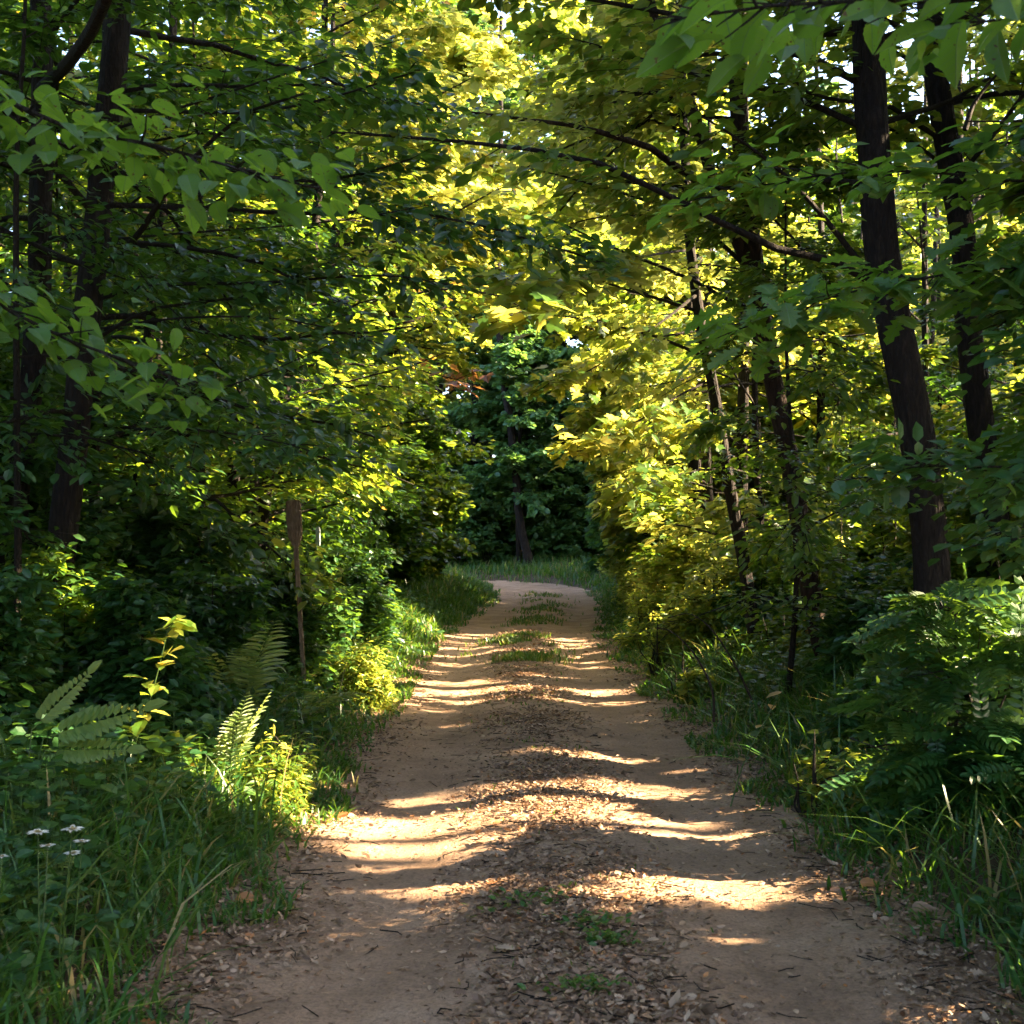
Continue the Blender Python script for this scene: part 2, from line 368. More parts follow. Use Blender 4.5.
def groundmat(name, dirt):
    m, nt, N, L = newmat(name)
    tc = N('ShaderNodeTexCoord')
    def noise(sc, det=5, ro=.6, src=None):
        n = N('ShaderNodeTexNoise'); n.inputs['Scale'].default_value = sc; n.inputs['Detail'].default_value = det; n.inputs['Roughness'].default_value = ro
        L(src or tc.outputs['Object'], n.inputs['Vector']); return n.outputs['Fac']
    if dirt:
        base = ramp(nt, [(.30, (.19, .120, .074)), (.5, (.285, .182, .114)), (.72, (.365, .25, .165))])
    else:
        base = ramp(nt, [(.3, (.035, .026, .016)), (.55, (.075, .052, .032)), (.75, (.12, .085, .05))])
    L(noise(1.5, 6, .65), base.inputs['Fac'])
    f = ramp(nt, [(.35, (.62, .6, .58)), (.5, (1, 1, 1)), (.66, (1.22, 1.2, 1.18))]); L(noise(55, 4, .7), f.inputs['Fac'])
    mx = N('ShaderNodeMix'); mx.data_type = 'RGBA'; mx.blend_type = 'MULTIPLY'; mx.inputs[0].default_value = .8
    L(base.outputs['Color'], mx.inputs[6]); L(f.outputs['Color'], mx.inputs[7])
    vo = N('ShaderNodeTexVoronoi'); vo.inputs['Scale'].default_value = 38; L(tc.outputs['Object'], vo.inputs['Vector'])
    r3 = ramp(nt, [(.0, (1.35, 1.3, 1.25)), (.12, (1, 1, 1)), (1, (1, 1, 1))]); L(vo.outputs['Distance'], r3.inputs['Fac'])
    m2 = N('ShaderNodeMix'); m2.data_type = 'RGBA'; m2.blend_type = 'MULTIPLY'; m2.inputs[0].default_value = .6
    L(mx.outputs[2], m2.inputs[6]); L(r3.outputs['Color'], m2.inputs[7])
    a = N('ShaderNodeMath'); a.operation = 'MULTIPLY_ADD'; a.inputs[1].default_value = .5
    L(noise(70, 5, .7), a.inputs[0]); L(noise(9, 5, .6), a.inputs[2])
    bu = N('ShaderNodeBump'); bu.inputs['Strength'].default_value = .8; bu.inputs['Distance'].default_value = .03; L(a.outputs[0], bu.inputs['Height'])
    p = N('ShaderNodeBsdfPrincipled'); p.inputs['Roughness'].default_value = .92; p.inputs['Specular IOR Level'].default_value = .15
    L(m2.outputs[2], p.inputs['Base Color']); L(bu.outputs[0], p.inputs['Normal'])
    o = N('ShaderNodeOutputMaterial'); L(p.outputs[0], o.inputs['Surface'])
    return m
M['dirt'] = groundmat('trodden_dirt', True)
M['soil'] = groundmat('woodland_soil', False)

# ------------------------------------------------------------------ ground
def grid_obj(name, X, Y, Z, mat):
    ny, nx = X.shape
    i = (np.arange(ny - 1)[:, None] * nx + np.arange(nx - 1)[None]).reshape(-1, 1)
    q = np.hstack([i, i + 1, i + nx + 1, i + nx])
    mb = MB(); mb.add(np.stack([X, Y, Z], -1).reshape(-1, 3), [q], 0, True)
    return tag(mb.build(name, mat), kind='structure')
ys = np.concatenate([[-300, -120, -60, -30], np.arange(-14, 30, .3), np.arange(30, 70, .6), np.arange(70, 110, 3), [130, 180, 260, 400]])
xs = np.concatenate([[-300, -140, -80, -50], np.arange(-32, -8, 1.), np.arange(-8, 8, .22), np.arange(8, 32, 1.), [32, 50, 80, 140, 300]])
GX, GY = np.meshgrid(xs, ys)
GT = dist_track(GX, GY)
GZ = Hd(GX, GY, GT) - .09 * (1 - sstep(1.3, 1.75, np.abs(GT)))
grid_obj('forest_floor', GX, GY, GZ, M['soil'])
# the track itself, a sheet that follows the centre line
ss = [0.]
while ss[-1] < _s[-1] - .4: ss.append(ss[-1] + (.06 if ss[-1] < 24 else .16))
ss = np.array(ss)
cxs = np.interp(ss, _s, CL[:, 0]); cys = np.interp(ss, _s, CL[:, 1])
tx = np.gradient(cxs); ty = np.gradient(cys); ln = np.hypot(tx, ty); tx /= ln; ty /= ln
tt = np.linspace(-1.62, 1.62, 74)
TX = cxs[:, None] + tt[None] * ty[:, None]; TY = cys[:, None] - tt[None] * tx[:, None]
TT = np.broadcast_to(tt[None], TX.shape)
edge = sstep(1.35, 1.62, np.abs(TT))
TZ = Hd(TX, TY, TT) + (1 - edge) * (.013 * noise2(TX, TY, 5, 4, 3.) + .008 * noise2(TX, TY, 6, 3, 17.) + .010 * np.exp(-((np.abs(TT) - .82) / .22) ** 2) * np.sin(TY * 9 + 3 * noise2(TX, TY, 8, 2, 2.)) * .35) - .02 * edge + .004
grid_obj('dirt_track', TX, TY, TZ, M['dirt'])
print('ground')

# ------------------------------------------------------------------ growing trees
def limbs_from(rng, T, R, nl, u0, L, el=(15, 50), droop=.06, bias=None, prof=None, m=8):
    u = u0 + (1 - u0) * (np.arange(nl) + rng.random(nl)) / nl
    s = np.linspace(0, 1, len(T))
    st = np.stack([np.interp(u, s, T[:, k]) for k in range(3)], 1); rr = np.interp(u, s, R)
    az = np.arange(nl) * 2.4 + rng.uniform(0, 7) + rng.normal(0, .4, nl)
    if bias is not None:
        b = rng.random(nl) < .45
        az[b] = bias + rng.normal(0, .6, b.sum())
    e = np.radians(rng.uniform(el[0], el[1], nl))
    ln = L * (np.interp(u, [u0, u0 + .35 * (1 - u0), 1], [.8, 1, .35]) if prof is None else prof(u)) * rng.uniform(.65, 1.15, nl)
    d = np.stack([np.cos(az) * np.cos(e), np.sin(az) * np.cos(e), np.sin(e)], 1)
    P_ = np.zeros((nl, m, 3)); P_[:, 0] = st
    for k in range(1, m):
        d = unit(d + rng.normal(0, .11, (nl, 3)) + np.array([0, 0, -droop]))
        P_[:, k] = P_[:, k - 1] + d * (ln / (m - 1))[:, None]
    r0 = np.minimum(.42 * rr, .005 + .0075 * ln)
    RR = r0[:, None] * np.linspace(1, .22, m)[None] + .0015
    return P_, RR, ln

def twigs_from(rng, P_, ln, K, frac=.4, s0=.18, m=4, flat=.22):
    n, M_, _ = P_.shape
    s = s0 + (1 - s0) * (np.arange(K)[None] + rng.random((n, K))) / K
    x = s * (M_ - 1); i = np.minimum(x.astype(int), M_ - 2); f = (x - i)[..., None]
    a = P_[np.arange(n)[:, None], i]; b = P_[np.arange(n)[:, None], i + 1]
    st = a * (1 - f) + b * f; d0 = unit(b - a)
    sd = np.where((np.arange(K)[None] + rng.integers(0, 2, (n, 1))) % 2 == 0, 1., -1.)
    an = sd * np.radians(rng.uniform(28, 68, (n, K)))
    c, s_ = np.cos(an), np.sin(an)
    d = np.stack([d0[..., 0] * c - d0[..., 1] * s_, d0[..., 0] * s_ + d0[..., 1] * c, d0[..., 2] * .6 + rng.normal(0.02, flat, (n, K))], -1)
    l = (ln[:, None] * frac * (1 - .6 * s) + .10) * rng.uniform(.6, 1.2, (n, K))
    st = st.reshape(-1, 3); d = unit(d.reshape(-1, 3)); l = l.reshape(-1)
    Q = np.zeros((len(st), m, 3)); Q[:, 0] = st
    for k in range(1, m):
        d = unit(d + rng.normal(0, .10, d.shape) + np.array([0, 0, -.05]))
        Q[:, k] = Q[:, k - 1] + d * (l / (m - 1))[:, None]
    return Q, l

DEN = 1.9
def leaf_sites(rng, Q, J, nz=.45, droop=(-.5, .05), spread=.06):
    n, m, _ = Q.shape; J = int(J * DEN) if J > 5 else J
    s = (np.arange(J)[None] + rng.random((n, J))) / J * .9 + .12
    x = np.minimum(s, .999) * (m - 1); i = np.minimum(x.astype(int), m - 2); f = (x - i)[..., None]
    a = Q[np.arange(n)[:, None], i]; b = Q[np.arange(n)[:, None], i + 1]
    p = a * (1 - f) + b * f + rng.normal(0, spread, (n, J, 3))
    d0 = unit(b - a)
    sd = np.where(np.arange(J)[None] % 2 == 0, 1., -1.)
    an = sd * np.radians(rng.uniform(15, 80, (n, J))); c, s_ = np.cos(an), np.sin(an)
    d = np.stack([d0[..., 0] * c - d0[..., 1] * s_, d0[..., 0] * s_ + d0[..., 1] * c, d0[..., 2] * .5 + rng.uniform(*droop, (n, J))], -1).reshape(-1, 3)
    nr = unit(rng.normal(0, nz, (n * J, 3)) + np.array([0, 0, 1.]))
    return p.reshape(-1, 3), unit(d), nr

def crown(mb, rng, T, R, nl, u0, L, K, J, ls, tpl, leafm=1, el=(10, 45), bias=None, frac=.42, carve=True, corr=True, prof=None, droop=.06, minR=.0, tw=True, nz=.45, loose=0., hue=(0, 1)):
    Pl, Rl, ln = limbs_from(rng, T, R, nl, u0, L, el, droop, bias, prof)
    if corr:
        bad = corridor(Pl.reshape(-1, 3), loose + .1).reshape(Pl.shape[:2]).sum(1) > 1
        Pl, Rl, ln = Pl[~bad], Rl[~bad], ln[~bad]
    if carve and tw and len(Pl):
        fine = np.stack([Pl[:, 2:-1] * (1 - a) + Pl[:, 3:] * a for a in (0, .33, .67)], 2).reshape(len(Pl), -1, 3)
        okf = sunkeep(fine.reshape(-1, 3)).reshape(fine.shape[:2]).mean(1) > .55
        Pl, Rl, ln = Pl[okf], Rl[okf], ln[okf]
    if len(Pl) == 0: return
    show = np.ones(len(Pl), bool)
    if carve and not tw:
        fine = np.stack([Pl[:, :-1] * (1 - a) + Pl[:, 1:] * a for a in (0, .25, .5, .75)], 2).reshape(len(Pl), -1, 3)
        show = sunkeep(fine.reshape(-1, 3)).reshape(fine.shape[:2]).all(1)
    if show.any():
        v, f = tubes(Pl[show], np.maximum(Rl[show], minR), 5); mb.add(v, f, 0, True)
    spray(mb, rng, Pl, ln, K, J, ls, tpl, leafm, frac, carve, corr, tw, nz, loose, hue, minR)

def spray(mb, rng, Pl, ln, K, J, ls, tpl, leafm=1, frac=.42, carve=True, corr=True, tw=True, nz=.45, loose=0., hue=(0, 1), minR=0., s0=.18):
    Q, l = twigs_from(rng, Pl, ln, K, frac, s0)
    Q = np.concatenate([Q, Pl[:, [Pl.shape[1] - 3, Pl.shape[1] - 2, Pl.shape[1] - 2, Pl.shape[1] - 1]] + 0], 0)
    if corr:
        k = ~corridor(Q[:, -1], loose); Q = Q[k]
    if carve and len(Q):
        k = sunkeep(Q.reshape(-1, 3)).reshape(Q.shape[:2]).all(1); Q = Q[k]
    if len(Q) == 0: return
    if tw:
        Q2 = Q[:, ::1]; r = np.maximum(np.linspace(.005, .0018, 4)[None] * np.ones((len(Q2), 1)), minR * .6)
        v, f = tubes(Q2, r, 3); mb.add(v, f, 0, False)
    p, d, n = leaf_sites(rng, Q, J, nz)
    ok = np.ones(len(p), bool)
    if carve: ok &= sunkeep(p)
    if corr: ok &= ~corridor(p, loose)
    p, d, n = p[ok], d[ok], n[ok]
    h0 = rng.uniform(0, .35)
    rnd = np.clip(hue[0] + (hue[1] - hue[0]) * (h0 + rng.random(len(p)) ** 1.5 * .65), 0, 1)
    leaves(mb, tpl, p, d, n, ls * rng.uniform(.6, 1.2, len(p)), rnd, leafm)

def trunk(mb, rng, T, R, sides=14, flare=True, n=44):
    s = np.linspace(0, 1, len(T)); q = polyline(T, n)
    u = np.linspace(0, 1, n); r = np.interp(u, s, R)
    L = np.linalg.norm(np.diff(q, axis=0), axis=1).sum()
    if flare: r = r * (1 + .55 * np.exp(-u * L / .3))
    q = q + np.stack([noise2(u * L, u * 0, rng.integers(99), 3, 1.3), noise2(u * L, u * 0, rng.integers(99), 3, 1.3), u * 0], 1) * r[:, None] * .25
    v, f = tubes(q[None], r[None], sides)
    ang = np.tile(np.linspace(0, 2 * PI, sides, endpoint=False), n); uu = np.repeat(u * L, sides)
    k = 1 + .09 * np.sin(ang * 3 + uu * .8) + .07 * noise2(ang * 2.2, uu * 2.5, rng.integers(99), 3, 1.5)
    c = np.repeat(q, sides, 0); v = c + (v - c) * k[:, None]
    mb.add(v, f, 0, True)
    return q, r

TREES = 0
def tree(name, base, height, r0, label, cat='tree', group=None, seed=0, pts=None, radii=None, lean=(0, 0), nl=34, u0=.15, L=2.6, K=12, J=12, ls=.13, tpl=OVAL,
         leafmats='leaf', bark='bark', hero=None, n=36, sides=12, multi=0, minR=0., **kw):
    global TREES
    rng = np.random.default_rng(seed + 1000)
    if pts is None:
        x, y = base
        k = np.linspace(0, 1, 6)
        w = rng.normal(0, .05, (6, 2)).cumsum(0) * height * .12; w[0] = 0
        pts = np.stack([x + lean[0] * k * height + w[:, 0], y + lean[1] * k * height + w[:, 1], k * height], 1)
        pts[:, 2] += float(H(x, y)); pts[0, 2] -= .12
        radii = r0 * np.array([1, .88, .74, .58, .38, .12])
    pts = np.asarray(pts, float)
    e = empty(name, (pts[0, 0], pts[0, 1], float(H(pts[0, 0], pts[0, 1]))), label, cat, group)
    tb = MB(); q, r = trunk(tb, rng, pts, np.asarray(radii), sides, True, n)
    for i in range(multi):                                   # extra stems from the foot
        a = rng.uniform(0, 2 * PI); hh = height * rng.uniform(.55, .95)
        k = np.linspace(0, 1, 5)[:, None]
        st = pts[0] + np.array([math.cos(a), math.sin(a), 0]) * (.05 + .28 * hh * k ** 1.3) + np.array([0, 0, 1.]) * hh * k + rng.normal(0, .03, (5, 3)) * k
        q2, r2 = trunk(tb, rng, st, r0 * .7 * np.array([1, .8, .6, .4, .15]), 7, False, 16)
        extra.setdefault(id(e), []).append((q2, r2))
    tb.build('trunk', M[bark], e)
    cb = MB()
    crown(cb, rng, q, r, nl, u0, L, K, J, ls, tpl, minR=minR, **kw)
    for q2, r2 in extra.pop(id(e), []):
        crown(cb, rng, q2, r2, max(4, nl // 2), .12, L * .8, K, J, ls, tpl, minR=minR, **kw)
    for hd in (hero or []):
        LP = polyline(hd['p'], 10)[None]; rr = np.linspace(hd.get('r', .03), hd.get('r1', .006), 10)[None]
        if hd.get('part'):
            hb = MB(); v, f = tubes(LP, rr, 7); hb.add(v, f, 0, True); hb.build('limb', M[hd.get('bark', bark)], e)
        else:
            v, f = tubes(LP, rr, 5); cb.add(v, f, 0, True)
        ln = np.array([np.linalg.norm(np.diff(LP[0], axis=0), axis=1).sum()])
        if hd.get('K', 10):
            sub = LP
            spray(cb, rng, sub, ln * hd.get('tl', 1.), hd.get('K', 10), hd.get('J', 10), hd.get('ls', ls), hd.get('tpl', tpl), 1 if not hd.get('mat') else 2,
                  hd.get('frac', .25), hd.get('carve', True), False, True, hd.get('nz', .4), 0, hd.get('hue', (0, 1)), 0., hd.get('s0', .3))
    ms = [M['twig'], M[leafmats]]
    for hd in (hero or []):
        if hd.get('mat'): ms = ms[:2] + [M[hd['mat']]]
    if cb.n: cb.build('crown', ms, e)
    TREES += 1
    return e
extra = {}

def T_px(pts, Y, height=None, dY=0., dx=0.):
    """picture points (foot first) at distance Y -> trunk points; continued upward to height"""
    q = np.array([P(x + dx, y, Y) for x, y in pts])
    q[0, 2] = float(H(q[0, 0], q[0, 1])) - .12
    if height and q[-1, 2] < height:
        d = unit(q[-1] - q[-2]); d = unit(d * np.array([.6, .6, 1.]))
        k = (height - q[-1, 2]) / d[2]
        q = np.vstack([q, q[-1] + d * k * .5, q[-1] + d * k])
    return q
def rad(n, a, b):
    return np.interp(np.linspace(0, 1, n), [0, .55, 1], [a, .5 * (a + b), b])
def px(*a):
    return np.array([P(x, y, Y) for x, y, Y in a])

# --- the trees whose trunks show
q = T_px([(948, 712), (934, 570), (914, 450), (892, 300), (873, 60), (864, -120)], 11, 12)
tree('oak_tree', None, 12, .22, 'thickest dark trunk among the trees beside the track, with an arching limb reaching over it', 'tree', seed=1, pts=q, radii=rad(len(q), .145, .10), nl=30, u0=.36, L=3.6, K=14, J=13, ls=.15, tpl=OVAL, n=60, sides=18,
     bias=PI, leafmats='leaf',
     hero=[dict(p=px((886, 290, 11), (842, 264, 10.8), (780, 250, 10.6), (720, 222, 10.4), (668, 196, 10.2), (620, 170, 10.), (560, 154, 9.8), (500, 146, 9.6), (420, 138, 9.3), (310, 131, 9.)), r=.034, r1=.007, part=1, K=12, J=7, frac=.10, ls=.13, bark='bark', s0=.5),
           dict(p=px((890, 300, 11), (800, 190, 10.6), (740, 140, 10.2), (690, 110, 10)), r=.03, r1=.006, K=8, J=9, frac=.2)])
q = T_px([(1012, 700), (1000, 560), (977, 400), (958, 200), (935, 50), (925, -100)], 12, 12)
tree('oak_tree', None, 12, .15, 'straight dark trunk just behind the thickest one, leaning gently towards the track', 'tree', seed=2, pts=q, radii=rad(len(q), .125, .065), nl=28, u0=.36, L=3.2, K=13, J=13, ls=.14, n=60, sides=16, bias=PI)
q = T_px([(842, 690), (815, 620), (792, 480), (772, 380), (757, 280), (746, 180), (738, 60), (732, -100)], 13, 12)
tree('forked_tree', None, 12, .12, 'reddish brown forked trunk nearest the track, its thinner stem slanting away to one side', 'tree', seed=3, pts=q, radii=rad(len(q), .092, .065), nl=30, u0=.3, L=2.8, K=12, J=12, ls=.14, bark='bark_warm', n=60, sides=16, bias=PI,
     leafmats='leaf_gold',
     hero=[dict(p=px((757, 283, 13), (735, 235, 13), (713, 182, 13), (690, 100, 13), (655, 20, 13), (640, -60, 13)), r=.07, r1=.035, part=1, K=8, J=10, frac=.2, s0=.5),
           dict(p=px((714, 186, 13), (688, 176, 12.6), (655, 150, 12.2), (620, 138, 11.8), (575, 126, 11.4), (530, 120, 11), (470, 112, 10.6)), r=.042, r1=.008, part=1, K=9, J=8, frac=.13, ls=.12, s0=.45),
           dict(p=px((840, 300, 13), (790, 235, 12.6), (740, 190, 12.4), (710, 160, 12.2)), r=.02, r1=.006, K=6, J=8, frac=.2)])
q = T_px([(760, 640), (745, 570), (729, 480), (716, 400), (702, 330), (690, 240), (684, 140)], 15, 9)
tree('young_tree', None, 9, .075, 'slim trunk beside the sunlit bushes on the verge, bare below its bright yellow green leaves', 'tree', seed=4, pts=q, radii=rad(len(q), .075, .03), nl=30, u0=.26, L=2.2, K=11, J=11, ls=.135, tpl=MAPLE, leafmats='leaf_gold', bias=PI, el=(-5, 30), loose=.35,
     hero=[dict(p=px((712, 380, 15), (680, 395, 14.8), (640, 420, 14.5), (600, 440, 14.2), (580, 452, 14)), r=.014, r1=.004, K=12, J=9, frac=.28, ls=.14, tpl=MAPLE, carve=True),
           dict(p=px((705, 330, 15), (670, 335, 14.8), (625, 350, 14.6), (575, 378, 14.3), (545, 382, 14)), r=.014, r1=.004, K=12, J=9, frac=.26, ls=.14, tpl=MAPLE),
           dict(p=px((728, 470, 15), (700, 470, 14.8), (660, 480, 14.5), (610, 500, 14.2)), r=.012, r1=.004, K=10, J=8, frac=.26, ls=.14, tpl=MAPLE),
           dict(p=px((690, 250, 15), (650, 255, 14), (600, 270, 12.5), (555, 290, 11), (520, 312, 10)), r=.016, r1=.004, K=12, J=7, frac=.14, ls=.2, tpl=MAPLE, s0=.4)])
q = T_px([(28, 745), (45, 690), (62, 560), (76, 450), (90, 340), (105, 200), (115, 90), (121, -60)], 10, 12)
tree('maple_tree', None, 12, .13, 'dark leaning trunk nearest the flowering verge, with thin layered branches held out level', 'tree', seed=5, pts=q, radii=rad(len(q), .108, .065), nl=36, u0=.2, L=3.4, K=14, J=13, ls=.12, n=60, sides=16, el=(-8, 25), droop=.03, bias=0., leafmats='leaf_cool', nz=.32,
     hero=[dict(p=px((112, 110, 10), (180, 112, 9.8), (260, 112, 9.6), (340, 95, 9.4), (420, 70, 9.2)), r=.018, r1=.005, K=12, J=9, frac=.18),
           dict(p=px((104, 205, 10), (200, 208, 9.8), (300, 214, 9.6), (400, 212, 9.4), (480, 225, 9.2), (600, 262, 9)), r=.022, r1=.004, K=20, J=11, frac=.16, s0=.5),
           dict(p=px((95, 300, 10), (160, 285, 9.7), (260, 283, 9.4), (380, 275, 9.1), (450, 285, 9)), r=.018, r1=.004, K=14, J=10, frac=.18),
           dict(p=px((88, 345, 10), (150, 310, 9.7), (250, 295, 9.4), (330, 262, 9.1)), r=.016, r1=.004, K=10, J=9, frac=.18),
           dict(p=px((112, 130, 10), (220, 95, 9.5), (330, 60, 9), (400, 40, 8.6)), r=.012, r1=.003, K=5, J=6, frac=.1, s0=.6),
           dict(p=px((102, 240, 10), (200, 232, 9.5), (330, 222, 9), (430, 205, 8.6)), r=.010, r1=.003, K=5, J=6, frac=.1, s0=.6),
           dict(p=px((92, 330, 10), (180, 318, 9.5), (290, 320, 9), (400, 350, 8.6)), r=.010, r1=.003, K=5, J=6, frac=.1, s0=.6),
           dict(p=px((84, 390, 10), (170, 400, 9.3), (260, 375, 8.9), (340, 340, 8.6)), r=.009, r1=.003, K=5, J=6, frac=.1, s0=.6),
           dict(p=px((76, 450, 10), (130, 430, 9.5), (200, 430, 9), (270, 440, 8.7), (325, 455, 8.5)), r=.014, r1=.004, K=16, J=12, frac=.26, nz=.25)])
q = T_px([(-14, 730), (8, 600), (22, 480), (35, 380), (43, 250), (40, 60), (38, -100)], 11, 12)
tree('maple_tree', None, 12, .11, 'dark trunk standing just behind the leaning trunk of the flowering verge', 'tree', seed=6, pts=q, radii=rad(len(q), .10, .06), nl=28, u0=.25, L=3.2, K=13, J=12, ls=.12, n=60, sides=14, el=(-8, 25), droop=.03, leafmats='leaf_cool', nz=.32,
     hero=[dict(p=px((40, 90, 11), (60, 72, 9), (85, 40, 7.5), (105, 0, 6.6), (115, -60, 6)), r=.05, r1=.03, part=1, K=0)])
q = T_px([(128, 640), (140, 480), (152, 300), (166, 180), (172, 40)], 16, 10)
tree('young_tree', None, 10, .07, 'thin upright trunk half hidden in the dark wood behind the ferns', 'tree', seed=7, pts=q, radii=rad(len(q), .075, .035), nl=28, u0=.2, L=2.7, K=12, J=11, ls=.13, el=(-5, 30))
q = T_px([(252, 640), (262, 520), (276, 430), (302, 330), (316, 230), (322, 100)], 18, 10)
tree('young_tree', None, 10, .07, 'slender leaning trunk in the wood behind the planted wooden stake', 'tree', seed=8, pts=q, radii=rad(len(q), .08, .035), nl=30, u0=.18, L=2.8, K=12, J=11, ls=.14, el=(-5, 30), bias=0., leafmats='leaf',
     hero=[dict(p=px((302, 330, 18), (360, 350, 17), (410, 368, 16), (450, 378, 15.5), (472, 384, 15)), r=.014, r1=.004, K=7, J=3, frac=.10, ls=.16, tpl=MAPLE, mat='leaf_brown', s0=.72)])
q = T_px([(530, 578), (520, 520), (511, 430), (503, 370), (498, 290), (500, 160)], 54, 22)
tree('forest_tree', None, 22, .3, 'dark slanting trunk rising from the grass beyond the bend of the track', 'tree', seed=9, pts=q, radii=rad(len(q), .17, .07), nl=64, u0=.13, L=4.6, K=13, J=12, ls=.28, bark='bark', leafmats='far', minR=.012, tpl=WIDE, hue=(0, .8))
q = T_px([(618, 572), (614, 480), (610, 400), (612, 250)], 56, 20)
tree('forest_tree', None, 20, .26, 'dark trunk beyond the bend, just above the short wooden post', 'tree', seed=10, pts=q, radii=rad(len(q), .24, .1), nl=38, u0=.12, L=5., K=12, J=11, ls=.30, leafmats='far', minR=.012, tpl=WIDE)
print('hero trees')

tree('sapling', (-3.3, 9.3), 6.4, .03, 'thin leafy sapling standing beside the dark leaning trunk', 'tree', seed=31, nl=24, u0=.25, L=1.3, K=11, J=10, ls=.09, leafmats='leaf_cool', bark='twig', el=(-8, 25), nz=.3, n=24, sides=7)
tree('sapling', (2.35, 12.0), 5.2, .026, 'thin sapling close behind the arching bare stems, shading the forked trunk', 'tree', seed=33, nl=34, u0=.15, L=1.35, K=11, J=10, ls=.10, leafmats='leaf', bark='twig', el=(-8, 25), nz=.35, n=24, sides=7)
# --- near trees whose trunks stand just outside the frame
e = tree('maple_tree', (-2.75, 4.3), 8, .09, 'near maple whose two leafy sprays hang in front of the dark wood', 'tree', seed=20, nl=16, u0=.66, L=2.4, K=10, J=10, ls=.12, tpl=MAPLE, leafmats='broad',
     hero=[dict(p=np.array([(-2.75, 4.3, 2.7), P(-60, 92, 4.3), P(40, 122, 4.2), P(140, 142, 4.2), P(230, 166, 4.15), P(306, 186, 4.1)]), r=.014, r1=.003, K=36, J=5, frac=.055, ls=.092, tpl=BROAD, nz=.3, carve=False, s0=.38, hue=(.35, .85)),
           dict(p=np.array([(-2.75, 4.3, 2.1), P(-60, 285, 4.5), P(20, 318, 4.4), P(80, 345, 4.4), P(140, 365, 4.4), P(195, 385, 4.35)]), r=.012, r1=.003, K=32, J=5, frac=.06, ls=.088, tpl=BROAD, nz=.3, carve=False, s0=.38, hue=(.3, .8))])
e = tree('broadleaf_tree', (2.5, 3.7), 7, .08, 'near tree whose very large leaves hang down from the top of the view', 'tree', seed=21, nl=12, u0=.72, L=2., K=9, J=8, ls=.2, tpl=LONG, leafmats='broad',
     hero=[dict(p=np.array([(2.5, 3.7, 3.0), P(1240, -20, 3.7), P(1060, -10, 3.6), P(940, 2, 3.5), P(820, 0, 3.4), P(730, 12, 3.4), P(670, 20, 3.4)]), r=.012, r1=.003, K=30, J=2, frac=.055, ls=.15, tpl=LONG, nz=.55, carve=False, s0=.36, hue=(.3, 1)),
           dict(p=np.array([(2.5, 3.7, 3.1), P(1200, -60, 3.9), P(1000, -30, 4.), P(880, -8, 4.), P(800, 0, 4.1), P(740, 10, 4.2)]), r=.010, r1=.003, K=22, J=2, frac=.06, ls=.145, tpl=LONG, nz=.55, carve=False, s0=.4, hue=(.3, 1)),
           dict(p=np.array([(2.5, 3.7, 2.9), P(1160, -10, 3.8), P(1060, 10, 3.8), P(1000, 20, 3.8), P(950, 24, 3.8)]), r=.01, r1=.003, K=7, J=2, frac=.08, ls=.145, tpl=LONG, nz=.5, carve=False, s0=.4, hue=(.2, 1))])
e = tree('oak_sapling', (3.6, 7.), 7, .06, 'young oak with deeply lobed leaves reaching in front of the two big trunks', 'tree', seed=22, nl=20, u0=.3, L=2.1, K=10, J=8, ls=.19, tpl=OAK, leafmats='broad', bias=PI, el=(-5, 25), nz=.35,
     hero=[dict(p=np.array([(3.6, 7., 2.7), P(1120, 262, 6.9), P(1000, 268, 6.7), P(900, 282, 6.5), P(820, 300, 6.3), P(735, 325, 6.2)]), r=.012, r1=.003, K=18, J=6, frac=.12, ls=.19, tpl=OAK, nz=.3, s0=.3, hue=(.2, .9)),
           dict(p=np.array([(3.6, 7., 3.0), P(1100, 190, 7.), P(1000, 180, 7.), P(900, 170, 7.), P(800, 178, 7.), P(700, 200, 7.)]), r=.012, r1=.003, K=18, J=8, frac=.14, ls=.13, tpl=OVAL, nz=.3, s0=.3)])
e = tree('beech_sapling', (3.1, 6.0), 4.5, .04, 'young tree with small round leaves on a level spray before the straight dark trunk', 'tree', seed=23, nl=14, u0=.35, L=1.5, K=10, J=9, ls=.09, tpl=WIDE, leafmats='herb', el=(-5, 20), nz=.3,
     hero=[dict(p=np.array([(3.1, 6., 1.7), P(1130, 470, 6.), P(1040, 468, 5.9), P(970, 466, 5.8), P(920, 466, 5.8), P(875, 476, 5.75)]), r=.01, r1=.003, K=22, J=8, frac=.14, ls=.095, tpl=WIDE, nz=.28, s0=.25, carve=False, hue=(.2, 1)),
           dict(p=np.array([(3.1, 6., 1.5), P(1100, 500, 5.8), P(1040, 530, 5.6), P(1000, 545, 5.5)]), r=.008, r1=.003, K=12, J=8, frac=.2, ls=.09, tpl=WIDE, nz=.28, s0=.25, carve=False)])

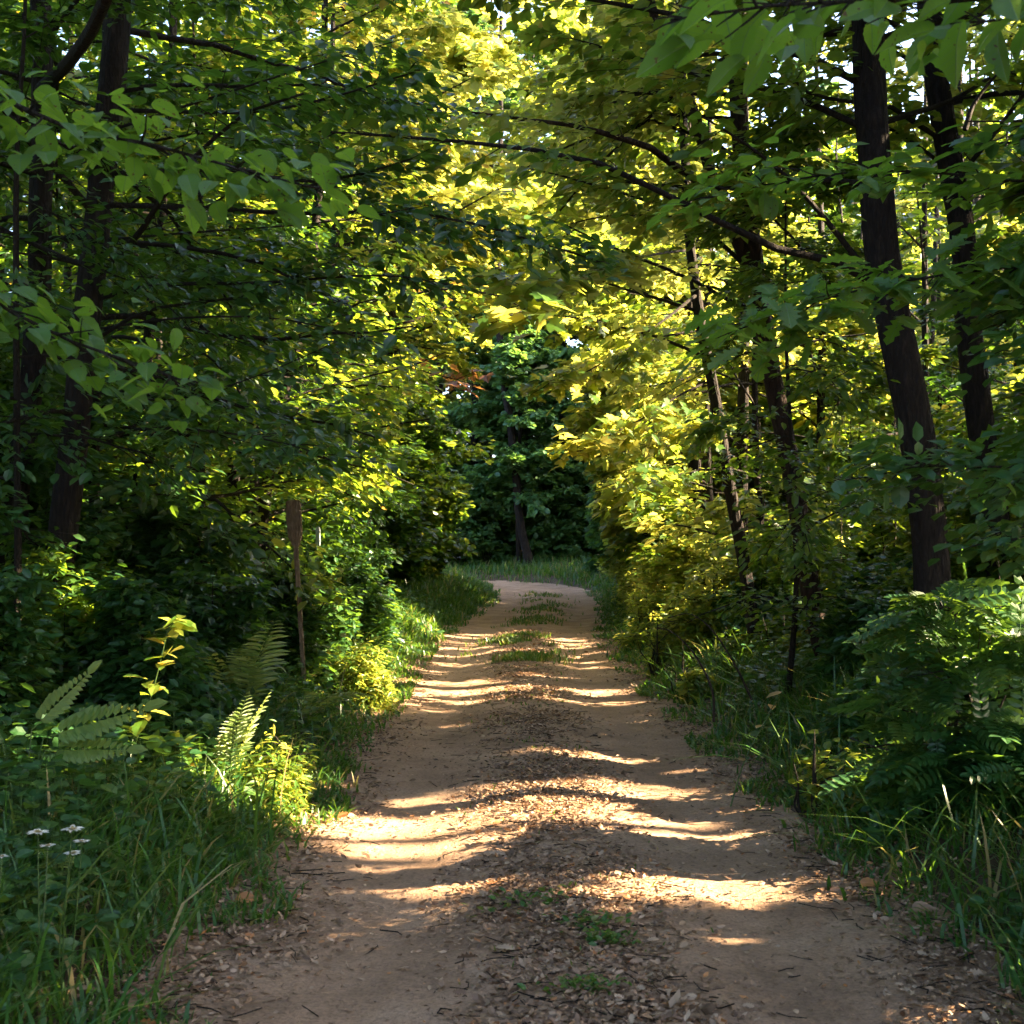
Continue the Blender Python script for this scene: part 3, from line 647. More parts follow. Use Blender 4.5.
# --- the trees that fill the wood on both sides
rg = np.random.default_rng(5)
def row(side, off, y0, y1, step, hgt, label, group, name='forest_tree', cat='tree', mats=('leaf', 'leaf_cool'), L=2.6, nl=30, K=11, J=11, ls=.14, r=.08, u0=.1, **kw):
    y = y0; k = 0
    while y < y1:
        yy = y + rg.uniform(-.3, .3) * step; x = cxY(min(yy, 42)) + side * (rg.uniform(*off) + (1.3 if side < 0 and yy > 19 else 0))
        s = int(rg.integers(1e6)); far = yy > 24
        tree(name, (x, yy), hgt * rg.uniform(.8, 1.2), r * rg.uniform(.7, 1.3), label, cat, group, seed=s, nl=nl, u0=u0, L=L, K=K, J=J, ls=ls * (1.35 if far else 1), tpl=WIDE if far else OVAL,
             leafmats=mats[k % len(mats)], n=22, sides=8, minR=.006 if far else 0., bias=PI if side > 0 else 0., **kw)
        y += step; k += 1
# left
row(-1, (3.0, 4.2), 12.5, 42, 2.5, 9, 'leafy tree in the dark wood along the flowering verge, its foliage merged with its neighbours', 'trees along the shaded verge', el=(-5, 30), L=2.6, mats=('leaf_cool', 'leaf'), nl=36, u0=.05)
row(-1, (5.5, 8.5), 11.5, 38, 3.2, 11, 'tree standing deep in the dark wood behind the first row of the shaded side', 'trees deep in the shaded wood', L=3.4, K=12, ls=.17, nl=38, u0=.04)
row(-1, (11, 14), 25, 40, 5.5, 13, 'farthest dim tree of the shaded wood, seen only between nearer trunks', 'trees deepest in the shaded wood', L=4., K=12, ls=.20, nl=40, u0=.03)
# right
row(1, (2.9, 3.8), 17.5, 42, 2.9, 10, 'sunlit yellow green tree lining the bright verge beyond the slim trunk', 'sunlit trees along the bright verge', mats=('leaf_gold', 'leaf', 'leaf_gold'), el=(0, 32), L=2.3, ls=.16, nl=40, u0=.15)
row(1, (5.2, 8), 12.5, 48, 3.0, 13, 'tree behind the big dark trunks, glowing between them where sun comes through', 'trees behind the big trunks', mats=('leaf', 'leaf_gold'), L=3.3, K=12, ls=.17, nl=36, u0=.05)
row(1, (10, 13), 20, 50, 4.5, 14, 'farthest bright tree of the sunny wood behind the big trunks', 'trees deepest in the sunny wood', mats=('leaf_gold', 'leaf'), L=4., ls=.19)
row(1, (7.5, 10), 15, 49, 2.6, 11, 'tree in the middle of the sunny wood, seen in pieces behind the big trunks', 'trees in the middle of the sunny wood', mats=('leaf', 'leaf_gold'), L=3.0, K=12, ls=.18, nl=38, u0=.04)
# beyond the bend
tree('young_tree', (.25, 54.9), 9.5, .09, 'leafy young tree in front of the slanting trunk beyond the bend', 'tree', seed=350, nl=60, u0=.27, L=2.7, K=12, J=11, ls=.26, tpl=WIDE, leafmats='far', minR=.008, n=22, sides=8, corr=False)
for k, (x, y, h) in enumerate([(-3.0, 33, 15), (2.9, 31, 15), (3.4, 27, 15), (-3.6, 28, 14)]):
    tree('golden_tree', (x, y), h, .13, 'tall golden leaved tree arching high over the far stretch of the track', 'tree', 'golden trees arching over the far track', seed=360 + k, nl=44, u0=.38, L=4.0, K=13, J=11, ls=.23, tpl=WIDE, leafmats='leaf_gold', minR=.006, n=24, sides=8, bias=PI if x > 0 else 0.)
for k, (x, y, h) in enumerate([(-9, 57, 9), (-5.6, 58, 11), (-3.4, 61, 27), (-1.4, 57.5, 11), (2.2, 57.5, 12), (5, 57, 13), (8.5, 58, 15), (-12.5, 60, 9), (12.5, 60, 21), (6.5, 63, 22), (-7, 65, 20), (.8, 64, 24)]):
    tree('forest_tree', (x, y), h, .22, 'tall tree closing the view behind the grass at the bend', 'tree', 'trees beyond the bend', seed=300 + k, nl=50, u0=.02, L=4.2 if y > 60 else 3.4, K=13, J=11, ls=.31, tpl=WIDE, leafmats='far', minR=.01, n=22, sides=8)
print('rows', TREES)

# the merged far end of the wood, plus unseen trees added to shade it
mb = MB(); rg = np.random.default_rng(8)
def mass(x, y, h, L, ls, nl=34, K=11, J=11, u0=.08, carve=True, m=1):
    z = float(H(x, y)); k = np.linspace(0, 1, 6)
    T = np.stack([x + rg.normal(0, .03, 6).cumsum() * h * .1, y + rg.normal(0, .03, 6).cumsum() * h * .1, z - .1 + k * h], 1)
    q, r = trunk(mb, rg, T, .16 * (h / 12) * np.array([1, .9, .75, .6, .4, .12]), 8, True, 16)
    crown(mb, rg, q, r, nl, u0, L, K, J, ls, WIDE, leafm=m, carve=carve, tw=False, minR=.01)
for x, y in [(5.2, 1.5), (6.2, 5.5), (5.6, 9.0), (9.5, 2.5), (9., 7.5), (9.5, 11.5), (13, 5), (13.5, 9.5), (13, 14), (5.5, -3), (9, -2.5), (17, 9), (17, 15), (14, 19)]:  # added out of view to keep the sun off the near track
    mass(x, y, rg.uniform(12, 15), 3.0 if x < 7 else 3.8, .22, 42, 13, 15, u0=.24 if x < 7 else .08)
for x, y in [(-4.8, 2.0), (-6.4, 6.5), (-9., 4), (-9.5, 9), (-13, 12), (-6, -2.5), (-13, 6), (-16, 17)]:  # trunks outside the frame, added to darken the left side
    mass(x, y, rg.uniform(10, 13), 3.2, .14, 40, 13, 18)
for x, y, h in [(-6.5, 66, 27), (-4, 68, 29), (-1.2, 67, 27), (2, 68, 26)]:
    mass(x, y, h, 4.4, .4, 44, u0=.3, m=2)
for i in range(16):
    mass(-30 + i * 4. + rg.uniform(-1, 1), rg.uniform(66, 74), rg.uniform(21, 27) - 4.5 * math.exp(-((i - 6.8) / 1.2) ** 2), 5., .42, 36, m=1 if i % 2 else 2)
for x, y, h in [(11.5, 55, 15), (13, 50, 15), (16.5, 56, 17), (13, 46.5, 14), (17, 51, 17), (20, 60, 18), (14.5, 62, 20)]:  # added behind nearer trees to shade the grass at the bend
    mass(x, y, h, 4., .3, 40)
for x, y, h in [(13, 34, 17), (16, 28, 17), (14, 42, 17), (19, 38, 18), (17, 22, 16)]:
    mass(x, y, h, 4., .3, 38, m=2)
for x, y, h in [(10.5, 10.8, 20), (12, 12.9, 21), (11, 18, 20), (14, 24, 21), (12.5, 4.5, 20), (15, 17, 22), (13, 28.5, 19)]:  # taller trees added out of view to shade the left wood
    mass(x, y, h, 4.2, .22, 50, 13, 14, u0=.25)
for i in range(5):
    mass(-19 - rg.uniform(0, 5), 22 + i * 3.6, rg.uniform(12, 16), 4.6, .34, 34, m=1)
for i in range(10):
    mass(17.5 + rg.uniform(0, 4), 24 + i * 4.2, rg.uniform(10, 14), 4.4, .34, 32, m=2)
tag(mb.build('woods_with_added_shade_trees', [M['twig'], M['leaf'], M['leaf_gold']]), 'leafy woods closing off the far view, with unseen trees added to cast shade', 'woods', kind='stuff')
print('mass')

# ------------------------------------------------------------------ shrubs and understorey
def shrub(name, x, y, h, label, group=None, seed=0, ls=.09, tpl=OVAL, mat='herb', nl=12, K=8, J=9, multi=4, L=None, cat='shrub', **kw):
    return tree(name, (x, y), h, .018, label, cat, group, seed=seed, nl=nl, u0=.12, L=L or .42 * h, K=K, J=J, ls=ls, tpl=tpl, leafmats=mat, bark='twig', n=14, sides=6, multi=multi, el=(0, 55), **kw)
rg = np.random.default_rng(15)
for i in range(17):
    y = 8.2 + i * 2.1 + rg.uniform(-.6, .6); x = cxY(y) - rg.uniform(2.6, 3.6) - .02 * y - (1.2 if y > 19 else 0)
    shrub('shrub', x, y, rg.uniform(1.2, 2.2), 'leafy undergrowth bush at the foot of the dark wood along the shaded verge', 'undergrowth bushes of the shaded side', seed=400 + i, mat=['herb', 'leaf'][i % 2], ls=.09 if y < 20 else .13)
for i in range(13):
    y = 11.5 + i * 2.5 + rg.uniform(-.6, .6); x = cxY(y) + rg.uniform(2.5, 3.6) + .02 * y
    shrub('shrub', x, y, rg.uniform(1.1, 2.0), 'leafy undergrowth bush at the foot of the trees along the sunny verge', 'undergrowth bushes of the sunny side', seed=500 + i, mat=['leaf', 'herb', 'leaf_gold'][i % 3], ls=.09 if y < 20 else .13)
for i, (px_, Y, h) in enumerate([(645, 16.5, .7), (668, 14.2, .6), (636, 20, .8), (655, 22, 1.1), (645, 26, 1.2), (700, 16.5, 1.1), (640, 31, 1.4)]):
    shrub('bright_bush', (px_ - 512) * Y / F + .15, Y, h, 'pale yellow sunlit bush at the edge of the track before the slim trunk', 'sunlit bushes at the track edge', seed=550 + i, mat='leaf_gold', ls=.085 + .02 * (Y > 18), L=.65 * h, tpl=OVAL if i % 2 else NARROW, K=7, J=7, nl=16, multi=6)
for i in range(14):
    x = -7.5 + i * 1.15 + rg.uniform(-.4, .4); 
    shrub('shrub', x, 55.5 + rg.uniform(-.5, .8), rg.uniform(1.6, 3.6), 'dark bush under the tall trees beyond the bend', 'bushes beyond the bend', seed=600 + i, mat='far', ls=.22, tpl=WIDE, L=1.3)
for i, (x, y, h) in enumerate([(-3.6, 8.6, .8), (-2.5, 9.4, 1.1), (-3.3, 10.4, 1.4), (-2.4, 11.2, 1.15), (-3.1, 12.4, 1.5), (-2.2, 13.6, 1.1), (-2.3, 15.6, 1.3), (-2.1, 17.4, 1.2), (-2., 19.5, 1.3)]):
    shrub('undergrowth_plant', x, y, h, 'dim leafy plant crowding the shaded verge between ferns and trunks', 'plants crowding the shaded verge', seed=700 + i, mat=['herb', 'leaf_cool'][i % 2], ls=.10, K=9, J=11, L=.55 * h, cat='plant')
for i, (x, y, h) in enumerate([(2.7, 9.4, .8), (3.3, 9.9, 1.0), (2.9, 11.4, .95), (3.4, 12.6, 1.1), (2.8, 14.4, 1.0), (3.7, 8.6, 1.0), (2.9, 16.2, 1.1)]):
    shrub('undergrowth_plant', x, y, h, 'leafy plant crowding the feet of the big trunks', 'plants crowding the feet of the big trunks', seed=730 + i, mat=['herb', 'leaf', 'leaf_cool'][i % 3], ls=.10, K=9, J=11, L=.55 * h, cat='plant')
for i in range(9):
    shrub('shrub', -8 + i * 2.1, 61.5 + rg.uniform(-.6, .6), rg.uniform(4.5, 6.5), 'dark bush under the tall trees beyond the bend', 'bushes beyond the bend', seed=620 + i, mat='far', ls=.28, tpl=WIDE, L=2.4, nl=18, K=10)
for i in range(11):
    y = 20 + i * 2.3; shrub('shrub', cxY(y) + rg.uniform(2.5, 3.1), y, rg.uniform(1.1, 1.9), 'pale green bush of the hedge like edge farther along the sunny verge', 'hedge like bushes of the sunny verge', seed=760 + i, mat=['leaf_gold', 'leaf'][i % 2], ls=.13, L=1.0, nl=16, K=9, J=10)
for i, (x, y, h) in enumerate([(4.0, 14.5, 3.0), (5.2, 16, 3.8), (4.4, 18.2, 3.4), (6.2, 18.5, 4.2), (5.0, 21, 3.6), (7.0, 22, 4.4), (3.6, 16.6, 2.2), (4.3, 24, 3.6), (6.5, 15.2, 3.6), (8.2, 20, 4.2), (4.6, 12.6, 2.6), (7.6, 25.5, 4.4)]):
    shrub('bush', x, y, h, 'tall dark bush of the understorey behind the big trunks', 'tall bushes behind the big trunks', seed=780 + i, mat=['leaf', 'leaf_cool'][i % 2], ls=.13, L=1.3, nl=20, K=10, J=10, multi=3)
for i, (x, y, h) in enumerate([(-4.2, 11.2, 2.6), (-4.9, 12.8, 3.2), (-5.6, 14.5, 3.6), (-4.4, 15.6, 3.0), (-6.4, 17, 4.0), (-5.2, 18.5, 3.6)]):
    shrub('bush', x, y, h, 'tall dark bush of the understorey deep behind the leaning trunk', 'tall bushes behind the leaning trunk', seed=800 + i, mat='leaf_cool', ls=.12, L=1.2, nl=20, K=10, J=10, multi=3)
shrub('bush', -3.2, 31, 3.6, 'tall blue green bush on the grassy bank where the track swings away', seed=640, mat='leaf_cool', ls=.16, L=1.6, tpl=WIDE, nl=22, K=9)
shrub('bush', -2.9, 38, 5.2, 'tallest bush of the grassy bank, tinged with orange at its top', seed=641, mat='leaf', ls=.2, L=1.9, tpl=WIDE, nl=26, K=9)
shrub('bush', 3.6, 47, 4.2, 'bush with pale feathery leaves beside the short wooden post at the bend', seed=642, mat='herb', ls=.34, L=1.7, tpl=PINN, nl=16, K=6, J=6)
shrub('rose_bush', 2.35, 7.4, 1.15, 'low shrub with feathery paired leaflets in front of the thickest trunk', seed=650, mat='herb', ls=.30, tpl=PINN, nl=10, K=6, J=4, multi=5, L=.55, hue=(.2, 1))
shrub('rose_bush', 3.0, 8.6, 1.3, 'taller shrub with feathery leaflets between the two big trunks', seed=651, mat='herb', ls=.30, tpl=PINN, nl=10, K=6, J=4, multi=5, L=.55)
shrub('bramble', 1.75, 8.1, .5, 'small yellow leaved bramble catching the sun at the edge of the grass', seed=652, mat='leaf_gold', ls=.075, tpl=WIDE, nl=9, K=5, J=6, multi=4, L=.3)
shrub('bramble', -3.1, 6.9, 1.15, 'round leaved bush in front of the dark leaning trunk', seed=653, mat='herb', ls=.09, tpl=WIDE, nl=12, K=7, J=7, multi=4, L=.6)
shrub('bramble', -1.36, 8.35, .38, 'small glowing yellow plant at the track edge by the sunlit fern', seed=654, mat='leaf_gold', ls=.07, tpl=NARROW, nl=14, K=5, J=7, multi=6, L=.22)
shrub('bramble', -1.38, 13.6, .55, 'sunlit tufted plant at the track edge below the wooden stake', seed=655, mat='leaf_gold', ls=.08, tpl=NARROW, nl=14, K=6, J=7, multi=7, L=.3)

# ------------------------------------------------------------------ ferns
def fern(x, y, n, length, label, seed=0, up=.75, curl=1.15, lw=.095, mat='fern', az0=None, fan=2 * PI, group=None):
    rng = np.random.default_rng(seed); z = float(H(x, y))
    e = empty('fern', (x, y, z), label, 'fern', group)
    for i in range(n):
        az = (az0 if az0 is not None else 0) + (fan * (i + .5) / n - fan / 2) + rng.normal(0, .12)
        el = up + rng.normal(0, .1); L = length * rng.uniform(.8, 1.1)
        m = 26; p = np.zeros((m, 3)); p[0] = (x, y, z)
        for k in range(1, m):
            ee = el - curl * (k / m) ** 1.6
            p[k] = p[k - 1] + np.array([math.cos(az) * math.cos(ee), math.sin(az) * math.cos(ee), math.sin(ee)]) * L / m
        mb = MB(); v, f = tubes(p[None], np.linspace(.0035, .001, m)[None], 4); mb.add(v, f, 0, True)
        side = np.array([-math.sin(az), math.cos(az), 0.])
        T = unit(np.gradient(p, axis=0)); N = unit(np.cross(T, np.broadcast_to(side, T.shape))) ; N = N * np.sign(N[:, 2:3] + 1e-6)
        kk = np.arange(5, m); w = np.sin(np.linspace(.35, PI * .985, len(kk))) ** .8 * L * .2
        for sg in (-1, 1):
            d = side[None] * sg + T[kk] * .35 - N[kk] * .12
            leaves(mb, tpl_oval(lw), p[kk] , d + rng.normal(0, .06, d.shape), N[kk] + rng.normal(0, .12, d.shape), w * rng.uniform(.9, 1.1, len(kk)), rng.random(len(kk)), 1)
        mb.build('frond', [M['stem'], M[mat]], e)
    return e
q = P(228, 790, 8.1); fern(q[0], q[1], 3, .74, 'small upright fern glowing yellow in the sun at the track edge', 1, 1.35, az0=-.6, fan=1.6, curl=.45)
PINN2 = tpl_pinnate(11)
q = P(20, 790, 6.6); q[2] = float(H(q[0], q[1])); e = empty('fern', q, 'pale green fern spreading flat before the dark leaning trunk', 'fern')
for k, (tx_, tz_, ty_, L_) in enumerate([(.85, .62, .0, .52), (.95, .15, -.1, .42), (.35, .9, .2, .40), (-.6, .6, -.2, .45)]):
    mb = MB(); st = np.array([q + np.array([0, 0, -.02]), q + np.array([tx_ * .06, ty_ * .06, .25]), q + np.array([tx_ * .13, ty_ * .13, .42 + .12 * tz_])])
    v, f = tubes(st[None], np.array([[.005, .004, .003]]), 5); mb.add(v, f, 0, True)
    leaves(mb, PINN2, st[2:3], np.array([[tx_, ty_, tz_ * .5]]), unit(np.array([[-.15, -.75, .7]])), np.array([L_]), np.array([.2 * k]), 1)
    mb.build('frond', [M['stem'], M['fern']], e)
q = P(245, 720, 10.5); fern(q[0], q[1], 6, 1.0, 'dim upright fern in the shade behind the sunlit one', 3, 1.3, mat='fern', az0=-1.57, fan=3., curl=.6)
q = P(300, 730, 11.5); fern(q[0], q[1], 6, .7, 'low fern at the foot of the wooden stake', 4, .8, mat='fern')
q = P(20, 940, 5.3); fern(q[0], q[1], 5, .42, 'small light green fern below the white flowers', 5, .7, mat='fern')
q = P(960, 720, 7.4); fern(q[0], q[1], 5, .6, 'fern under the feathery shrub in front of the thickest trunk', 6, .7, mat='herb')
q = P(170, 720, 9.5); fern(q[0], q[1], 5, .7, 'dim fern behind the tall golden weed', 7, .8, mat='herb')

# ------------------------------------------------------------------ the tall golden weed and the white flowers
def weed(pts, Y, tiers, label, mat='leaf_gold', name='tall_weed', cat='plant', ls=.13, seed=0, nl=4):
    rng = np.random.default_rng(seed)
    q = np.array([P(x, y, Y) for x, y in pts]); q[0, 2] = float(H(q[0, 0], q[0, 1])) - .02
    e = empty(name, q[0], label, cat)
    L = polyline(q, 24); mb = MB(); v, f = tubes(L[None], np.linspace(.006, .002, 24)[None], 5); mb.add(v, f, 0, True); mb.build('stem', M['stem'], e)
    mb = MB()
    for u in tiers:
        c = L[int(u * 23)]
        for i in range(nl):
            az = rng.uniform(0, 2 * PI)
            d = np.array([[math.cos(az), math.sin(az), rng.uniform(-.55, .45)]])
            leaves(mb, OVAL, c[None] + rng.normal(0, .012, (1, 3)), d, unit(np.array([[0, 0, 1.]]) + rng.normal(0, .3, (1, 3))), np.array([ls * rng.uniform(.6, 1.2)]), rng.random(1), 0)
    mb.build('foliage', M[mat], e)
weed([(122, 820), (132, 755), (150, 700), (162, 655), (168, 630), (180, 618)], 7.5, [.42, .5, .55, .64, .66, .76, .8, .9, .93, .96, 1, 1], 'tall weed with golden leaves in tiers, standing alone before the dark wood', seed=4)
weed([(215, 830), (222, 780), (224, 740), (232, 716)], 8.2, [.5, .7, .8], 'thin stalk with pale buds next to the sunlit fern', 'straw', 'flower_stalk', 'plant', .06, 5)
weed([(195, 830), (190, 780), (180, 745), (172, 735)], 8.0, [.4, .6, .8, 1], 'yellow lit herb leaning over beside the sunlit fern', 'leaf_gold', 'tall_weed', 'plant', .12, 6)
weed([(730, 800), (745, 760), (770, 712), (782, 690)], 8.6, [.4, .7, .9, 1], 'straw coloured grass stalk leaning out over the far grass edge', 'straw', 'dry_stalk', 'plant', .10, 7, 1)
def flower_plant(label, stems, Y, seed):
    rng = np.random.default_rng(seed)
    x, y = (stems[0][0] - 512) * Y / F, Y; z = float(H(x, y))
    e = empty('flowering_plant', (x, y, z), label, 'flower')
    lb = MB()
    for (fx, fy, r) in stems:
        t = P(fx, fy, Y + rng.uniform(-.1, .1)); b = np.array([x + (t[0] - x) * .5, Y + rng.normal(0, .03), z - .02])
        L = polyline([b, .5 * (b + t) + rng.normal(0, .012, 3), t], 10)
        mb = MB(); v, f = tubes(L[None], np.linspace(.003, .0018, 10)[None], 4); mb.add(v, f, 0, True); mb.build('stem', M['stem'], e)
        fb = MB(); n = 14; a = np.arange(n) * 2 * PI / n + rng.normal(0, .1, n)
        d = np.stack([np.cos(a), np.sin(a), rng.uniform(.05, .3, n)], 1)
        leaves(fb, tpl_oval(.24), np.repeat(t[None], n, 0), d, np.repeat([[0, 0, 1.]], n, 0), np.full(n, r) * rng.uniform(.85, 1.1, n), rng.random(n), 0)
        d2 = d * np.array([1, 1, 2.5]); leaves(fb, tpl_oval(.3), np.repeat(t[None], n, 0), d2, np.repeat([[0, 0, 1.]], n, 0), np.full(n, r * .5), rng.random(n), 1)
        fb.build('flower_head', [M['petal'], M['straw']], e)
        for k in range(5):
            p = L[2 + k]; az = rng.uniform(0, 6.28)
            leaves(lb, NARROW, p[None], np.array([[math.cos(az), math.sin(az), .3]]), np.array([[0, 0, 1.]]), np.array([.07]), rng.random(1), 0)
    lb.build('foliage', M['herb'], e)
flower_plant('small plant with a cluster of five white flowers in the grass', [(38, 833, .036), (72, 830, .040), (48, 846, .026), (82, 842, .030), (73, 854, .030)], 4.5, 1)
flower_plant('single cream flower half cut off beside the white cluster', [(2, 857, .022)], 4.4, 2)
flower_plant('white flowers in the grass at the bend of the track', [(560, 582, .10), (572, 581, .08), (548, 585, .06)], 52.5, 3)
flower_plant('pair of small pale flowers topping the lit herbs by the sunlit fern', [(221, 728, .022), (234, 715, .018)], 8.3, 4)

# ------------------------------------------------------------------ stakes and posts
def slab(mb, prof, th, ax, o, up, mat=0):
    """outline prof [(w, h)] (half widths going up) extruded: a flat board with chamfered edges"""
    pr = np.array(prof); n = len(pr); rings = []
    for k, (w, h) in enumerate(pr):
        c = o + up * h; fw = np.cross(ax, up)
        b = min(.25 * w, .25 * th)
        pts = [(-w + b, -th / 2), (w - b, -th / 2), (w, -th / 2 + b), (w, th / 2 - b), (w - b, th / 2), (-w + b, th / 2), (-w, th / 2 - b), (-w, -th / 2 + b)]
        rings.append([c + ax * a + fw * d for a, d in pts])
    v = np.array(rings).reshape(-1, 3); q = []
    for k in range(n - 1):
        for j in range(8): q.append((k * 8 + j, k * 8 + (j + 1) % 8, (k + 1) * 8 + (j + 1) % 8, (k + 1) * 8 + j))
    mb.add(v, [np.array(q), np.array([[(n - 1) * 8 + j for j in range(8)], [7 - j for j in range(8)]])], mat)
Y = 13.0
b = P(305, 700, Y); b[2] = float(H(b[0], b[1])); t = P(293, 500, Y); up = unit(t - b); hh = float(np.linalg.norm(t - b))
e = empty('wooden_stake', b, 'weathered wooden stake with a broad paddle shaped head, planted askew in the verge', 'stake')
ax = unit(np.cross(up, np.array([0, -1., 0.])))
mb = MB(); slab(mb, [(.019, -.1), (.020, .3), (.021, hh * .5), (.023, hh - .44)], .034, ax, b, up); mb.build('shaft', M['wood'], e)
mb = MB(); slab(mb, [(.024, hh - .438), (.042, hh - .40), (.066, hh - .34), (.073, hh - .2), (.070, hh - .05), (.066, hh - .012), (.05, hh)], .04, ax, b, up); mb.build('paddle_head', M['wood'], e)
def post(px_, py, Y, w, label, mat, name='post'):
    t = P(px_, py, Y); z = float(H(t[0], Y)); mb = MB()
    slab(mb, [(w, -.1), (w, t[2] - z - .03), (w * .8, t[2] - z - .006), (w * .55, t[2] - z)], w * 2, np.array([1., 0, 0]), np.array([t[0], Y, z]), np.array([0, 0, 1.]))
    return tag(mb.build(name, M[mat]), label, 'post')
post(597, 557, 52.5, .085, 'short wooden post in the grass beyond the bend', 'wood', 'wooden_post')
post(318, 527, 17.5, .028, 'thin pale marker post showing between leaves beside the wooden stake', 'palewood', 'marker_post')

# ------------------------------------------------------------------ dead sticks
def stick(pts, r, label, mat='twig', name='dead_branch'):
    q = polyline(np.array(pts), 24); mb = MB()
    v, f = tubes(q[None], np.linspace(r, r * .35, 24)[None], 6); mb.add(v, f, 0, True)
    return tag(mb.build(name, M[mat]), label, 'branch')
stick(px((714, 722, 9.5), (712, 690, 9.5), (695, 655, 9.5), (672, 632, 9.5), (655, 628, 9.5)), .011, 'bare dark bramble stem arching out over the track edge beside the sunlit bushes')
stick(px((752, 700, 9.8), (735, 665, 9.8), (712, 630, 9.8), (690, 614, 9.8), (668, 618, 9.8)), .010, 'second bare arching stem, taller than the one at the track edge')
stick(px((995, 775, 7.2), (930, 758, 7.3), (880, 748, 7.4), (850, 738, 7.5)), .008, 'thin dry stick lying slantwise in the grass below the feathery shrub', 'bark_grey')
stick(px((965, 130, 8), (972, 108, 8), (985, 88, 8), (1003, 68, 8)), .018, 'short curved dark bough hanging near the straight trunk', 'bark')

# ------------------------------------------------------------------ grass, herbs, litter, stones
def blades(mb, rng, x, y, h, w, mat=0, bend=.6, rnd=None):
    n = len(x); z = H(x, y) - .01
    az = rng.uniform(0, 2 * PI, n); d = np.stack([np.cos(az), np.sin(az), 0 * az], 1)
    sd = np.stack([-np.sin(az), np.cos(az), 0 * az], 1)
    tw = rng.normal(0, .5, n); sd = sd * np.cos(tw)[:, None] + d * np.sin(tw)[:, None]
    b = bend * rng.uniform(.2, 1.3, n)
    base = np.stack([x, y, z], 1)
    V = []
    for k, (u, ww) in enumerate([(0, .8), (.35, 1), (.7, .7), (1., 0.)]):
        c = base + d * (h * b * u ** 1.8)[:, None] + np.array([0, 0, 1.]) * (h * (u - .38 * b * u ** 2.4))[:, None]
        if k < 3: V += [c - sd * (w * ww)[:, None], c + sd * (w * ww)[:, None]]
        else: V += [c]
    V = np.stack(V, 1).reshape(-1, 3); o = (np.arange(n) * 7)[:, None]
    q = np.vstack([o + np.array([[0, 1, 3, 2]]), o + np.array([[2, 3, 5, 4]])]); t = o + np.array([[4, 5, 6]])
    if rnd is None: rnd = rng.random(n) ** 1.2
    mb.add(V, [q, t], mat, False, np.repeat(rnd, 7))

def scatter(rng, n, side, ymax, a0, a1, ymin=3.2, pw=1.6):
    u = rng.random(n); y = ymin * (ymax / ymin) ** (u ** (1 / pw) if pw != 1 else u)
    t = a0 + (a1 - a0) * rng.random(n) ** 1.3 * (1 + .0 * y)
    x = cxY(y) + side * t
    return x, y, t
rng = np.random.default_rng(31)
for side, label in ((-1, 'long green grass of the shaded verge'), (1, 'long green grass of the opposite verge under the big trunks')):
    mb = MB()
    x, y, t = scatter(rng, 38000, side, 42, 1.22, 3.4, 3.2, 1.25)
    k = t > (1.30 if side < 0 else 1.38) + .24 * noise2(x * 2.2, y * 2.2, 41 + side, 3, 1.) - .12 * (rng.random(len(x)) < .12) + (.22 if side < 0 else .12) * np.exp(-(y - 5) / 6) * 0
    clump = noise2(x, y, 51 + side, 3, 2.2)
    k &= rng.random(len(x)) < np.clip(.8 + .6 * clump, .25, 1)
    x, y, t, cl = x[k], y[k], t[k], clump[k]
    h = (.09 + .27 * sstep(1.35, 2.3, t)) * rng.uniform(.4, 1.4, len(x)) * (1 + .45 * cl)
    blades(mb, rng, x, y, h, np.clip(.0042 + .00035 * y, .0046, .012) * rng.uniform(.6, 1.6, len(x)), bend=.95)
    n = 900 if side < 0 else 1500                                         # broad strap leaves among it
    x, y, t = scatter(rng, n, side, 18, 1.5, 3.2, 3.4, 1.1)
    blades(mb, rng, x, y, rng.uniform(.22, .62, n), rng.uniform(.0035, .009, n), bend=1.25)
    tag(mb.build('verge_grass', M['grass']), label, 'grass', kind='stuff')
    mb = MB()                                                              # herbs
    x, y, t = scatter(rng, 30000, side, 30, 1.3, 4.4, 3.3, 1.2)
    cl = noise2(x, y, 61 + side, 3, 1.8)
    k = (cl > -.3 - .5 * (side < 0) * (t > 1.9)) & (t > 1.62 + .35 * (rng.random(len(x)) < .6) + .2 * noise2(x * 2, y * 2, 44 + side, 2, 1.)); x, y, t = x[k], y[k], t[k]
    zz = rng.uniform(.04, 1, len(x)) ** .8 * (.10 + .38 * sstep(1.4, 2.5, t))
    az = rng.uniform(0, 2 * PI, len(x)); p = np.stack([x, y, H(x, y) + zz], 1)
    leaves(mb, WIDE, p, np.stack([np.cos(az), np.sin(az), rng.uniform(-.3, .3, len(x))], 1), unit(rng.normal(0, .4, (len(x), 3)) + np.array([0, 0, 1.])), rng.uniform(.045, .095, len(x)) * (1 + y * .012), rng.random(len(x)), 0)
    nn = len(x) // 3; st = np.stack([np.stack([x[:nn], y[:nn], H(x[:nn], y[:nn])], 1), p[:nn]], 1)
    v, f = tubes(st, np.full((nn, 2), .002), 3); mb.add(v, f, 1, False)
    tag(mb.build('verge_herbs', [M['herb'], M['stem']]), 'low broad leaved herbs of the ' + ('shaded verge' if side < 0 else 'opposite verge'), 'herbs', kind='stuff')
